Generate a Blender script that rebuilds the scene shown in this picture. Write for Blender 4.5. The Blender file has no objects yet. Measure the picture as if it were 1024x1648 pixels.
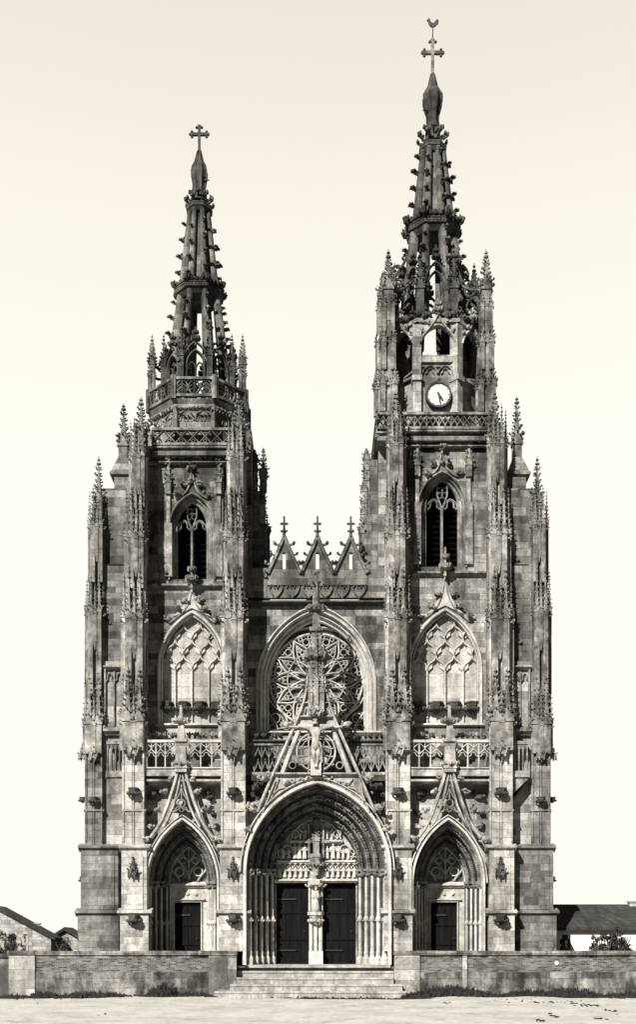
import bpy, math, random
from mathutils import Vector, Matrix
R = math.radians
random.seed(7)
P = 0.035          # metres per modelling unit
D = 1800.0         # camera distance, modelling units
HZ = 70.0          # eye height, modelling units
CX, HY = 512.0, 1530.0
col = bpy.context.scene.collection
sin, cos, pi = math.sin, math.cos, math.pi

def S(Y): return (D + Y) / D
def X_(px, Y): return (px - CX) * S(Y)
def Z_(py, Y): return (HY - py) * S(Y) + HZ
def q(px, py, Y): return (X_(px, Y), Y, Z_(py, Y))
def lerp(a, b, t): return a + (b - a) * t

# ------------------------------------------------------------------ materials
def mat_new(name):
    m = bpy.data.materials.new(name); m.use_nodes = True
    nt = m.node_tree; b = nt.nodes['Principled BSDF']
    b.inputs['Roughness'].default_value = 0.9
    b.inputs['Specular IOR Level'].default_value = 0.2
    return m, nt, b
def N(nt, t, **kw):
    n = nt.nodes.new(t)
    for k, v in kw.items(): setattr(n, k, v)
    return n
def ramp(nt, src, stops):
    r = N(nt, 'ShaderNodeValToRGB'); e = r.color_ramp.elements
    while len(e) < len(stops): e.new(0.5)
    for i, (p, v) in enumerate(stops):
        e[i].position = p
        e[i].color = (v, v, v, 1) if not isinstance(v, tuple) else (*v, 1)
    nt.links.new(src, r.inputs['Fac']); return r.outputs['Color']
def mixc(nt, mode, fac, a, b):
    m = N(nt, 'ShaderNodeMix', data_type='RGBA', blend_type=mode)
    for s, v in ((0, fac), (6, a), (7, b)):
        if hasattr(v, 'links'): nt.links.new(v, m.inputs[s])
        elif isinstance(v, (int, float)) : m.inputs[s].default_value = v if s == 0 else (v, v, v, 1)
        else: m.inputs[s].default_value = (*v, 1)
    return m.outputs[2]
def mth(nt, op, a, b=None):
    m = N(nt, 'ShaderNodeMath', operation=op)
    for i, v in enumerate((a, b)):
        if v is None: continue
        if hasattr(v, 'links'): nt.links.new(v, m.inputs[i])
        else: m.inputs[i].default_value = v
    return m.outputs[0]
def noise(nt, vec, scale, detail=6, rough=0.6, zs=1.0):
    if zs != 1.0:
        mp = N(nt, 'ShaderNodeMapping'); mp.inputs['Scale'].default_value = (1, 1, zs)
        nt.links.new(vec, mp.inputs['Vector']); vec = mp.outputs['Vector']
    n = N(nt, 'ShaderNodeTexNoise'); n.inputs['Scale'].default_value = scale
    n.inputs['Detail'].default_value = detail; n.inputs['Roughness'].default_value = rough
    nt.links.new(vec, n.inputs['Vector']); return n.outputs['Fac']
WARM = (1.0, 0.972, 0.915)
def wt(v): return tuple(v * c for c in WARM)

def stone(name, lo, hi, blocks=True, stain=0.75, bw=1.25, rh=0.44, speck=0.55, sscale=0.55, mort=0.10, thr=(0.36, 0.56)):
    m, nt, b = mat_new(name); L = nt.links.new
    geo = N(nt, 'ShaderNodeNewGeometry'); pos = geo.outputs['Position']
    h = None
    if blocks:
        sp = N(nt, 'ShaderNodeSeparateXYZ'); L(pos, sp.inputs[0])
        u = mth(nt, 'ADD', sp.outputs[0], mth(nt, 'MULTIPLY', sp.outputs[1], 0.57))
        v = mth(nt, 'ADD', sp.outputs[2], mth(nt, 'MULTIPLY', mth(nt, 'SINE', mth(nt, 'MULTIPLY', sp.outputs[2], 1.9)), 0.13))
        cb = N(nt, 'ShaderNodeCombineXYZ'); L(u, cb.inputs[0]); L(v, cb.inputs[1])
        br = N(nt, 'ShaderNodeTexBrick'); L(cb.outputs[0], br.inputs['Vector'])
        br.inputs['Scale'].default_value = 1.0; br.inputs['Brick Width'].default_value = bw
        br.inputs['Row Height'].default_value = rh; br.inputs['Mortar Size'].default_value = 0.012
        br.inputs['Mortar Smooth'].default_value = 0.3; br.offset_frequency = 2; br.offset = 0.43; br.squash = 0.7; br.squash_frequency = 3
        br.inputs['Color1'].default_value = (0, 0, 0, 1); br.inputs['Color2'].default_value = (1, 1, 1, 1)
        br.inputs['Mortar'].default_value = (0.25, 0.25, 0.25, 1)
        base = ramp(nt, br.outputs['Color'], [(0.0, wt(lerp(lo, hi, .12))), (0.22, wt(lerp(lo, hi, .45))), (0.6, wt(lerp(lo, hi, .62))), (1.0, wt(hi))])
        base = mixc(nt, 'MULTIPLY', mth(nt, 'MULTIPLY', br.outputs['Fac'], 0.32), base, (mort*3,)*3)
        h = br.outputs['Fac']
    else:
        base = ramp(nt, noise(nt, pos, 1.6, 5, 0.65), [(0.3, wt(lo)), (0.7, wt(hi))])
    sz_ = N(nt, 'ShaderNodeSeparateXYZ'); L(pos, sz_.inputs[0])
    hi_ = N(nt, 'ShaderNodeMapRange'); L(sz_.outputs[2], hi_.inputs['Value'])
    hi_.inputs['From Min'].default_value = 13; hi_.inputs['From Max'].default_value = 46; hi_.inputs['To Min'].default_value = 0; hi_.inputs['To Max'].default_value = .075
    st = ramp(nt, mth(nt, 'SUBTRACT', noise(nt, pos, sscale, 9, 0.68, 0.45), hi_.outputs[0]), [(thr[0], 0.13), (thr[1], 1.0)])
    base = mixc(nt, 'MULTIPLY', stain, base, st)
    st2 = ramp(nt, noise(nt, pos, 2.4, 8, 0.75, 1.5), [(0.38, 0.26), (0.54, 1.05)])
    base = mixc(nt, 'MULTIPLY', stain * 0.55, base, st2)
    st3 = ramp(nt, noise(nt, pos, 1.7, 5, .62, .07), [(.38, .38), (.56, 1.08)])
    base = mixc(nt, 'MULTIPLY', stain*.6, base, st3)
    nn = noise(nt, pos, 9.0, 6, 0.75)
    base = mixc(nt, 'MULTIPLY', speck, base, ramp(nt, nn, [(0.35, 0.45), (0.65, 1.25)]))
    L(base, b.inputs['Base Color'])
    bp = N(nt, 'ShaderNodeBump'); bp.inputs['Strength'].default_value = 0.6; bp.inputs['Distance'].default_value = 0.025
    hh = nn if h is None else mth(nt, 'SUBTRACT', nn, h)
    L(hh, bp.inputs['Height']); L(bp.outputs[0], b.inputs['Normal'])
    return m
def plain(name, c, rough=0.85, var=0.4, scale=4.0, spec=0.2, metal=0, zs=1.0):
    m, nt, b = mat_new(name)
    geo = N(nt, 'ShaderNodeNewGeometry')
    n = noise(nt, geo.outputs['Position'], scale, 7, 0.65, zs)
    c0 = tuple(x * (1 - var) for x in wt(c)); c1 = tuple(min(.9, x * (1 + var)) for x in wt(c))
    nt.links.new(ramp(nt, n, [(0.32, c0), (0.68, c1)]), b.inputs['Base Color'])
    b.inputs['Roughness'].default_value = rough; b.inputs['Specular IOR Level'].default_value = spec
    b.inputs['Metallic'].default_value = metal
    bp = N(nt, 'ShaderNodeBump'); bp.inputs['Strength'].default_value = 0.4; bp.inputs['Distance'].default_value = 0.03
    nt.links.new(n, bp.inputs['Height']); nt.links.new(bp.outputs[0], b.inputs['Normal'])
    return m

M = {}
M['wall'] = stone('ashlar_stone', 0.035, 0.46, stain=0.9, speck=.65)
M['vault'] = stone('shade_dark_vault_stone', 0.018, 0.085, blocks=False, stain=0.6)  # stone darkened to paint in the shade inside the portals
M['base'] = stone('lower_ashlar_stone', 0.10, 0.44, stain=0.7, bw=1.5, rh=0.5)
M['butt'] = stone('buttress_stone', 0.17, 0.56, stain=0.75, bw=0.9, rh=0.46)
M['carve'] = stone('carved_stone', 0.12, 0.42, blocks=False, stain=0.9, sscale=0.9)
M['pale'] = stone('pale_carved_stone', 0.36, 0.62, blocks=False, stain=0.5)
M['crust'] = stone('weathered_dark_stone', 0.03, 0.12, blocks=False, stain=0.6)
M['spire'] = stone('spire_stone', 0.05, 0.25, blocks=True, stain=0.85, bw=0.8, rh=0.5)
M['spirec'] = stone('spire_carved_stone', 0.04, 0.18, blocks=False, stain=0.8)
M['side'] = stone('lateral_ashlar_stone', 0.05, 0.30, stain=0.8, bw=1.2, rh=0.42)
M['side2'] = stone('shade_dark_archivolt_stone', 0.03, 0.26, blocks=False, stain=0.8, sscale=1.4)  # darker archivolt stone, portal shade put into its colour
M['panel'] = stone('tracery_panel_stone', 0.26, 0.56, blocks=True, stain=0.6, bw=1.3, rh=0.6)
M['door'] = plain('dark_oak', 0.006, 0.9, 0.5, 3.0, 0.06, 0, .15)
M['carve2'] = stone('pale_gable_stone', 0.26, 0.54, blocks=False, stain=0.75, sscale=0.9)
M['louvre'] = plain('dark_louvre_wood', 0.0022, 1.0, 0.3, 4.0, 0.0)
M['slate'] = plain('dark_slate_lead', 0.07, 0.6, 0.4, 3.0, 0.3)
M['iron'] = plain('dark_iron', 0.012, 0.6, 0.3, 6.0, 0.4)
M['stucco'] = plain('white_limewash', 0.72, 0.9, 0.12, 1.2)
M['glass'] = None
def glassmat():
    m, nt, b = mat_new('leaded_glass')
    geo = N(nt, 'ShaderNodeNewGeometry')
    v = N(nt, 'ShaderNodeTexVoronoi'); v.inputs['Scale'].default_value = 3.2
    nt.links.new(geo.outputs['Position'], v.inputs['Vector'])
    nt.links.new(ramp(nt, v.outputs['Distance'], [(0.0, wt(0.22)), (0.55, wt(0.04))]), b.inputs['Base Color'])
    b.inputs['Roughness'].default_value = 0.45; b.inputs['Specular IOR Level'].default_value = 0.4
    bp = N(nt, 'ShaderNodeBump'); bp.inputs['Distance'].default_value = 0.05
    nt.links.new(v.outputs['Color'], bp.inputs['Height']); nt.links.new(bp.outputs[0], b.inputs['Normal'])
    return m
M['glass'] = glassmat()

# ------------------------------------------------------------------ mesh builder
class MB:
    def __init__(s): s.v = []; s.f = []
    def add(s, vs, fs):
        o = len(s.v); s.v.extend(vs); s.f.extend([tuple(i + o for i in f) for f in fs]); return s
    def addT(s, T, Mx):
        s.add([tuple(Mx @ Vector(v)) for v in T[0]], T[1])
    def box(s, x0, x1, y0, y1, z0, z1):
        s.add([(x0,y0,z0),(x1,y0,z0),(x1,y1,z0),(x0,y1,z0),(x0,y0,z1),(x1,y0,z1),(x1,y1,z1),(x0,y1,z1)],
              [(0,3,2,1),(4,5,6,7),(0,1,5,4),(1,2,6,5),(2,3,7,6),(3,0,4,7)])
    def boxP(s, px0, px1, pt, pb, yf, yb):
        s.box(X_(px0, yf), X_(px1, yf), yf, yb, Z_(pb, yf), Z_(pt, yf))
    def ngon(s, cx, cy, z0, r0, z1, r1, n, rot=0.0, sy=1.0):
        vs = []
        for r, z in ((r0, z0), (r1, z1)):
            for k in range(n):
                a = rot + 2*pi*k/n; vs.append((cx + r*cos(a), cy + r*sin(a)*sy, z))
        fs = [(k, (k+1) % n, n + (k+1) % n, n + k) for k in range(n)]
        fs += [tuple(range(n-1, -1, -1)), tuple(range(n, 2*n))]
        s.add(vs, fs)
    def lathe(s, cx, cy, prof, n=10, rot=0.0):
        vs = []
        for r, z in prof:
            for k in range(n):
                a = rot + 2*pi*k/n; vs.append((cx + r*cos(a), cy + r*sin(a), z))
        fs = []
        for i in range(len(prof)-1):
            for k in range(n):
                fs.append((i*n+k, i*n+(k+1) % n, (i+1)*n+(k+1) % n, (i+1)*n+k))
        fs += [tuple(range(n-1, -1, -1)), tuple(range((len(prof)-1)*n, len(prof)*n))]
        s.add(vs, fs)
    def prism(s, pts, y0, y1):          # polygon in X,Z extruded along Y
        n = len(pts)
        vs = [(x, y0, z) for x, z in pts] + [(x, y1, z) for x, z in pts]
        fs = [tuple(range(n)), tuple(range(2*n-1, n-1, -1))] + [(k, n+k, n+(k+1) % n, (k+1) % n) for k in range(n)]
        s.add(vs, fs)
    def prismP(s, pts, yf, yb): s.prism([(X_(a, yf), Z_(b, yf)) for a, b in pts], yf, yb)
    def profX(s, prof, x0, x1):         # polygon in Y,Z extruded along X
        n = len(prof)
        vs = [(x0, y, z) for y, z in prof] + [(x1, y, z) for y, z in prof]
        fs = [tuple(range(n)), tuple(range(2*n-1, n-1, -1))] + [(k, n+k, n+(k+1) % n, (k+1) % n) for k in range(n)]
        s.add(vs, fs)
    def cornice(s, px0, px1, pt, pb, yf, yb):
        zt, zb = Z_(pt, yf), Z_(pb, yf); h = zt - zb; d = yb - yf
        s.profX([(yb, zt), (yf, zb + h*.62), (yf, zb + h*.38), (yf + d*.35, zb + h*.2), (yf + d*.55, zb), (yb, zb)], X_(px0, yf), X_(px1, yf))
    def tube(s, pts, r, n=6, rs=None, closed=False):
        pts = [Vector(p) for p in pts]; m = len(pts); vs = []
        up = None
        for i, p in enumerate(pts):
            a = pts[(i-1) % m] if (closed or i > 0) else p
            b = pts[(i+1) % m] if (closed or i < m-1) else p
            t = (b - a)
            if t.length < 1e-9: t = Vector((0, 0, 1))
            t.normalize()
            if up is None:
                up = Vector((0, 1, 0)) if abs(t.y) < .9 else Vector((1, 0, 0))
            u = t.cross(up)
            if u.length < 1e-6: u = t.cross(Vector((1, .1, 0)))
            u.normalize(); w = u.cross(t); up = w
            rr = r if rs is None else rs[i]
            for k in range(n):
                an = 2*pi*k/n; vs.append(tuple(p + u*rr*cos(an) + w*rr*sin(an)))
        fs = []
        for i in range(m if closed else m-1):
            j = (i+1) % m
            for k in range(n):
                fs.append((i*n+k, i*n+(k+1) % n, j*n+(k+1) % n, j*n+k))
        if not closed:
            fs += [tuple(range(n-1, -1, -1)), tuple(range((m-1)*n, m*n))]
        s.add(vs, fs)
    def bar(s, pts, w, yf, d, closed=False, wb=None):   # tracery bar along a px polyline, lies in a facade plane
        p2 = [(X_(a, yf), Z_(b, yf)) for a, b in pts]; s.barw(p2, w, yf, d, closed, wb)
    def barw(s, p2, w, yf, d, closed=False, wb=None):
        m = len(p2); vs = []; wb = w if wb is None else wb
        for i in range(m):
            a = p2[(i-1) % m] if (closed or i > 0) else p2[i]
            b = p2[(i+1) % m] if (closed or i < m-1) else p2[i]
            tx, tz = b[0]-a[0], b[1]-a[1]; l = math.hypot(tx, tz) or 1
            nx, nz = -tz/l, tx/l
            for o, y in ((-wb/2, yf+d), (-w*.5, yf+d*.45), (-w*.22, yf), (w*.22, yf), (w*.5, yf+d*.45), (wb/2, yf+d)):
                vs.append((p2[i][0]+nx*o, y, p2[i][1]+nz*o))
        fs = []
        for i in range(m if closed else m-1):
            j = (i+1) % m
            for k in range(6): fs.append((i*6+k, i*6+(k+1) % 6, j*6+(k+1) % 6, j*6+k))
        if not closed: fs += [(5,4,3,2,1,0), tuple(range((m-1)*6, m*6))]
        s.add(vs, fs)
    def loft(s, A, ya, B, yb):          # surface between two px polylines at two depths
        n = len(A); vs = [q(a, b, ya) for a, b in A] + [q(a, b, yb) for a, b in B]
        s.add(vs, [(k, k+1, n+k+1, n+k) for k in range(n-1)])
    def fill(s, A, y):                  # fan of vertical strips under an arch polyline down to the last y
        pts = [q(a, b, y) for a, b in A]; s.add(pts, [tuple(range(len(pts)))])
    def build(s, name, mat, parent=None, smooth=False):
        me = bpy.data.meshes.new(name)
        me.from_pydata([(a*P, b*P, c*P) for a, b, c in s.v], [], s.f); me.update()
        if smooth:
            for p in me.polygons: p.use_smooth = True
        me.materials.append(M[mat] if isinstance(mat, str) else mat)
        o = bpy.data.objects.new(name, me); col.objects.link(o)
        if parent is not None: o.parent = parent
        import bmesh
        bm = bmesh.new(); bm.from_mesh(me); bmesh.ops.recalc_face_normals(bm, faces=bm.faces); bm.to_mesh(me); bm.free()
        return o

# templates -----------------------------------------------------------
def ico(sub=1):
    import bmesh
    bm = bmesh.new(); bmesh.ops.create_icosphere(bm, subdivisions=sub, radius=1.0)
    vs = [tuple(v.co) for v in bm.verts]; fs = [tuple(v.index for v in f.verts) for f in bm.faces]; bm.free()
    return vs, fs
ICO = ico(1); ICO2 = ico(2)
def mk_crocket():                       # curled leaf: out along +X, up along +Z
    mb = MB()
    pts = [(-.1,0,0),(.45,0,.03),(.9,0,.22),(1.05,0,.5),(.82,0,.72)]
    mb.tube(pts, 1, 5, [.28,.24,.27,.24,.10])
    for sy in (-1, 1):
        mb.tube([(.55,0,.15),(.8,sy*.38,.35),(.9,sy*.5,.62)], 1, 4, [.14,.22,.07])
    return mb.v, mb.f
CRO = mk_crocket()
def mk_hook():                          # broad drooping leaf of the spire ribs
    mb = MB()
    mb.tube([(-.15,0,-.1),(.3,0,.12),(.7,0,.26),(1.0,0,.22),(1.15,0,-.02)], 1, 6, [.34,.30,.30,.26,.10])
    for sy in (-1, 1): mb.tube([(.4,0,.15),(.7,sy*.32,.3),(.95,sy*.42,.18)], 1, 4, [.18,.2,.06])
    mb.tube([(.1,0,-.25),(.5,0,-.12),(.75,0,-.22)], 1, 5, [.2,.2,.08])
    return mb.v, mb.f
HOOK = mk_hook()
def crocket(mb, x, y, z, ang, size, tilt=0.0):
    mb.addT(CRO, Matrix.Translation((x, y, z)) @ Matrix.Rotation(ang, 4, 'Z') @ Matrix.Rotation(tilt, 4, 'Y') @ Matrix.Diagonal((size, size, size, 1)))
def blob(mb, x, y, z, rx, ry=None, rz=None, T=None, j=0.0):
    ry = rx if ry is None else ry; rz = rx if rz is None else rz
    T = T or ICO
    if j:
        mb.add([(x+v[0]*rx*random.uniform(1-j,1+j), y+v[1]*ry*random.uniform(1-j,1+j), z+v[2]*rz*random.uniform(1-j,1+j)) for v in T[0]], T[1])
    else:
        mb.add([(x+v[0]*rx, y+v[1]*ry, z+v[2]*rz) for v in T[0]], T[1])
def leafball(mb, x, y, z, r, n=9):      # a knot of curled leaves
    blob(mb, x, y, z, r*.6, j=.25)
    for k in range(n):
        a = random.uniform(0, 2*pi); e = random.uniform(-.7, .9)
        c = cos(e)
        crocket(mb, x + .3*r*c*cos(a), y + .3*r*c*sin(a), z + .4*r*sin(e), a, r*random.uniform(.45, .75), random.uniform(-.5, .6))
def finial(mb, x, y, z, w, h):          # stem, two leaf crosses, bud
    mb.lathe(x, y, [(w*.16, z), (w*.12, z+h*.9), (w*.05, z+h)], 6)
    for f, sz in ((.28, .62), (.66, .42)):
        for k in range(4):
            crocket(mb, x, y, z+h*f, pi/4+k*pi/2 + .01, w*sz)
            crocket(mb, x, y, z+h*f-.05*h, k*pi/2, w*sz*.9)
    blob(mb, x, y, z+h*.98, w*.14, w*.14, w*.2)
def pinn(mb, x, y, z0, w, h, sf=.4, n=5, csz=.5, fin=True, rot=pi/4, gab=True):
    hs = h*sf; r = w*.7071
    mb.ngon(x, y, z0, r, z0+hs, r, 4, rot)
    if gab:
        for k in range(4):
            a = k*pi/2
            ux, uy = cos(a), sin(a); vx, vy = -uy, ux
            g = w*.62; gh = w*1.35; o = w*.5
            pts = [(-g, -w*.1), (g, -w*.1), (0, gh)]
            vs = []
            for oo in (o*.2, o+w*.1):
                for t, zz in pts: vs.append((x+ux*oo+vx*t, y+uy*oo+vy*t, z0+hs+zz))
            mb.add(vs, [(0,1,2),(5,4,3),(0,3,4,1),(1,4,5,2),(2,5,3,0)])
            crocket(mb, x+ux*o, y+uy*o, z0+hs+gh*.85, a, w*.36)
    hp = h - hs - (h*.1 if fin else 0)
    mb.ngon(x, y, z0+hs, r*.74, z0+hs+hp, r*.14, 4, rot)
    for i in range(n):
        t = (i+.55)/n
        rr = lerp(r*.74, r*.14, t)*.92
        for k in range(4):
            if random.random() < .05: continue      # a broken leaf
            crocket(mb, x+rr*cos(rot+k*pi/2), y+rr*sin(rot+k*pi/2), z0+hs+hp*t - w*.1, rot+k*pi/2+random.uniform(-.15, .15), w*csz*lerp(.95, .5, t)*random.uniform(.75, 1.2), random.uniform(-.15, .25))
    if fin: finial(mb, x, y, z0+hs+hp*.94, w*.42, min(h*.16, w*2.4))
def fig(mb, x, y, z, h, turn=0.0):      # small robed carved figure
    r = h*.15
    mb.lathe(x, y, [(r*1.15, z), (r*1.0, z+h*.25), (r*.85, z+h*.5), (r*1.15, z+h*.72), (r*.95, z+h*.79), (r*.4, z+h*.83)], 7, turn)
    blob(mb, x, y-r*.15, z+h*.9, h*.075, h*.08, h*.1)
    for sx in (-1, 1):
        mb.tube([(x+sx*r*1.05, y, z+h*.75), (x+sx*r*1.3, y-r*.3, z+h*.58), (x+sx*r*.4, y-r*1.1, z+h*.55)], 1, 5, [h*.055, h*.05, h*.035])

def arch(cx, spring, a, h, n=14, base=None):   # px polyline, left to right
    c = (h*h - a*a)/(2*a); Rr = c + a; out = []
    th = math.atan2(h, -c) if True else 0
    for k in range(n+1):
        t = pi + (th - pi)*k/n
        out.append((cx + c + Rr*cos(t), spring - Rr*sin(t)))
    right = [(2*cx - a_, b_) for a_, b_ in reversed(out[:-1])]
    out = out + right
    if base is not None: out = [(out[0][0], base)] + out + [(out[-1][0], base)]
    return out
def scurve(p0, p1, n=7):
    return [(lerp(p0[0], p1[0], (lambda t: t*t*(3-2*t))(k/n)), lerp(p0[1], p1[1], k/n)) for k in range(n+1)]
def bez(p0, p1, p2, p3, n=10):
    o = []
    for k in range(n+1):
        t = k/n; u = 1-t
        o.append(tuple(u**3*p0[i]+3*u*u*t*p1[i]+3*u*t*t*p2[i]+t**3*p3[i] for i in (0, 1)))
    return o
def circ(cx, cy, r, n=20, a0=0, a1=2*pi): return [(cx+r*cos(a0+(a1-a0)*k/n), cy-r*sin(a0+(a1-a0)*k/n)) for k in range(n if a1-a0 > 6.28 else n+1)]
def trefoil(cx, cy, rx, ry, n=18):
    o = []
    for k in range(n+1):
        t = pi - pi*k/n
        f = .5 + .5*abs(cos(1.5*(t-pi/2)))
        o.append((cx+rx*f*cos(t), cy-ry*f*sin(t)))
    return o
def inside(pt, poly):
    x, y = pt; c = False; n = len(poly)
    for i in range(n):
        x1, y1 = poly[i]; x2, y2 = poly[(i+1) % n]
        if (y1 > y) != (y2 > y) and x < (x2-x1)*(y-y1)/(y2-y1)+x1: c = not c
    return c
def clip(pts, poly):
    runs = []; cur = []
    for p in pts:
        if inside(p, poly): cur.append(p)
        else:
            if len(cur) > 1: runs.append(cur)
            cur = []
    if len(cur) > 1: runs.append(cur)
    return runs
def wall_arch(mb, x0, x1, pt, pb, A, yf, depth):     # A: px polyline incl. jamb feet (A[0], A[-1] at the sill)
    def Q(a, b, y): return (X_(a, yf), y, Z_(b, yf))
    for i in range(len(A)-1):
        (a, b), (c, d) = A[i], A[i+1]
        if abs(c-a) > 1e-6:
            mb.add([Q(a,b,yf), Q(c,d,yf), Q(c,pt,yf), Q(a,pt,yf)], [(0,1,2,3)])
        mb.add([Q(a,b,yf), Q(c,d,yf), Q(c,d,yf+depth), Q(a,b,yf+depth)], [(3,2,1,0)])
    sill = A[0][1]
    mb.add([Q(x0,pb,yf),Q(A[0][0],pb,yf),Q(A[0][0],pt,yf),Q(x0,pt,yf)], [(0,1,2,3)])
    mb.add([Q(A[-1][0],pb,yf),Q(x1,pb,yf),Q(x1,pt,yf),Q(A[-1][0],pt,yf)], [(0,1,2,3)])
    if sill < pb - .5:
        mb.add([Q(A[0][0],pb,yf),Q(A[-1][0],pb,yf),Q(A[-1][0],sill,yf),Q(A[0][0],sill,yf),Q(A[-1][0],sill,yf+depth),Q(A[0][0],sill,yf+depth)], [(0,1,2,3),(3,2,4,5)])
    mb.add([Q(x0,pt,yf),Q(x1,pt,yf),Q(x1,pt,yf+depth),Q(x0,pt,yf+depth)], [(0,1,2,3)])
    for xx in (x0, x1):
        mb.add([Q(xx,pb,yf),Q(xx,pt,yf),Q(xx,pt,yf+depth),Q(xx,pb,yf+depth)], [(0,1,2,3)])

def tag(o, label=None, cat=None, group=None, kind=None):
    if label: o['label'] = label
    if cat: o['category'] = cat
    if group: o['group'] = group
    if kind: o['kind'] = kind
    return o
def empty(name, loc=(0, 0, 0)):
    o = bpy.data.objects.new(name, None); o.location = [c*P for c in loc]; col.objects.link(o); return o

church = empty('basilica')
tag(church, 'tall stone church with two openwork spires of unequal height and three portals', 'church')

PINN = {}
def pinnacle(px, pbase, ptip, w, Y, parent, sf=.35, n=5, mat='carve', csz=.5, name='pinnacle'):
    x, y, z = q(px, pbase, Y); h = Z_(ptip, Y) - z
    key = (round(w), round(h/4), sf, n, mat, csz)
    if key not in PINN:
        mb = MB(); pinn(mb, 0, 0, 0, w, h, sf, n, csz)
        o = mb.build(name, mat, parent); PINN[key] = o
    else:
        o = PINN[key].copy(); col.objects.link(o); o.parent = parent
    o.location = (x*P, y*P, z*P); return o

# ------------------------------------------------------------------ buttresses
def console(px, py, Y, w, parent, mat='crust'):
    mb = MB(); x, y, z = q(px, py, Y)
    mb.lathe(x, y, [(w*.12, z-w*.75), (w*.3, z-w*.5), (w*.48, z-w*.15), (w*.5, z), (w*.55, z+.5), (w*.55, z+w*.14)], 8, pi/8)
    for k in range(7):
        a = pi + pi*k/6
        crocket(mb, x+w*.3*cos(a), y+w*.3*sin(a), z-w*.5, a, w*.34)
    return mb.build('console', mat, parent)
def canopy(px, py, Y, w, h, parent, mat='carve'):   # py = underside
    mb = MB(); x, y, z = q(px, py, Y)
    mb.ngon(x, y, z, w*.5, z+h*.4, w*.5, 6, 0)
    for k in range(6):
        a = pi/6 + k*pi/3
        mb.tube([(x+w*.5*cos(a-.45), y+w*.5*sin(a-.45), z-1), (x+w*.52*cos(a), y+w*.52*sin(a), z+h*.4), (x+w*.5*cos(a+.45), y+w*.5*sin(a+.45), z-1)], w*.07, 4)
        blob(mb, x+w*.5*cos(a-.52), y+w*.5*sin(a-.52), z-1.5, w*.11, w*.11, w*.2)
        crocket(mb, x+w*.42*cos(a), y+w*.42*sin(a), z+h*.36, a, w*.26)
    pinn(mb, x, y, z+h*.35, w*.45, h*.9, .1, 4, .5, True)
    return mb.build('canopy', mat, parent)

def buttress(levels, tip, yb, parent, upper_mat='butt', w_tip=17):
    """levels: (py_bottom, cx, w, yf) from the ground up; the core of each stage, with crocketed shafts engaged on it"""
    core = MB(); orn = MB()
    for i, (pb, cx, w, yf) in enumerate(levels):
        pt = levels[i+1][0] if i+1 < len(levels) else tip + 95
        h = w/2
        if i < 2: core.boxP(cx-h, cx+h, pt, pb, yf, yb)
        elif i == 2:
            core.boxP(cx-h+.8, cx+h-.8, pt, pb, yf+4.5, yb)
            for s_ in (-1, 1): core.boxP(min(cx+s_*h, cx+s_*2.4), max(cx+s_*h, cx+s_*2.4), pt, pb, yf, yf+6)
        else:
            core.boxP(cx-h+1, cx+h-1, pt, pb, yf+5, yb)
            for f in (-.41, -.137, .137, .41):
                core.boxP(cx+f*w-w*.085, cx+f*w+w*.085, pt, pb, yf, yf+6.5)
        if i < 2:
            # plinth / lower stage: sloping string on top
            core.cornice(cx-h-5, cx+h+5, pt-7, pt+7, yf-5, yf+14)
            if i == 1: core.boxP(cx-h+6, cx+h-6, pt+14, pb-4, yf-1.5, yf+3)
            continue
        if i == 2:
            for s_ in (-1, 1):
                core.tube([q(cx+s_*(h-1.5), pb-8, yf), q(cx+s_*(h-1.5), pt, yf)], 2.2, 6)
            core.cornice(cx-h-2, cx+h+2, pb-62, pb-55, yf-2.5, yf+4)
            core.tube([q(cx, pb-4, yf), q(cx, pt+30, yf)], 1.5, 6)
        else:
            for f in (-.5, -.41, -.137, .137, .41, .5):
                core.tube([q(cx+f*w, pb, yf+(8 if abs(f) == .5 else 0)), q(cx+f*w, pt, yf+(8 if abs(f) == .5 else 0))], 2.0 if abs(f) == .5 else w*.06, 6)
        # engaged crocketed pinnacles rising over the next stage
        nx = levels[i+1] if i+1 < len(levels) else None
        if nx is None: continue
        ncx, nw, nyf = nx[1], nx[2], nx[3]
        spi = 84 if w > 26 else 66
        for f, dy, ww, dz, up in ((-.26, -2.0, .30, 0, 1.0), (.26, -2.0, .30, 0, 1.0), (0, -4.5, .24, 12, .66), (-.5, 12, .24, -6, .92), (.5, 12, .24, -6, .92)):
            zb_ = pb - 48 if (i > 2 and f) else pt + 48
            if i == 2 and abs(f) == .26: ww, dy = .44, -.3
            x, y, z = q(cx+f*w, zb_, yf+dy)
            ztop = Z_(pt - spi*up, yf+dy); hh = ztop - z
            pinn(orn, x, y, z, w*ww, hh, (Z_(pt+dz*.2, yf+dy)-z)/hh, 7, .44)
            if not f: orn.ngon(x, y, z-w*.5, w*.04, z, w*ww*.72, 4, pi/4)
        # a leafy band at the head of the stage
        for k in range(5):
            f = (k-2)/4
            crocket(orn, *q(cx+f*w*1.02, pt+6, yf-2), -pi/2 + f*2.0, w*.17)
    b = core.build('buttress', upper_mat, parent)
    if orn.v: orn.build('shaft_carving', 'carve', b)
    lv = levels[-1]
    pinnacle(lv[1], tip+112, tip, w_tip, lv[3]+w_tip*.55, b, .36, 6)
    return b

def consoles_for(b, cx, yf):
    canopy(cx, 1214, yf-4, 20, 26, b)
    console(cx, 1270, yf-5, 17, b)
    canopy(cx-1, 1408, -4, 15, 24, b, 'crust')
    console(cx, 1474, -8, 18, b)

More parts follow.
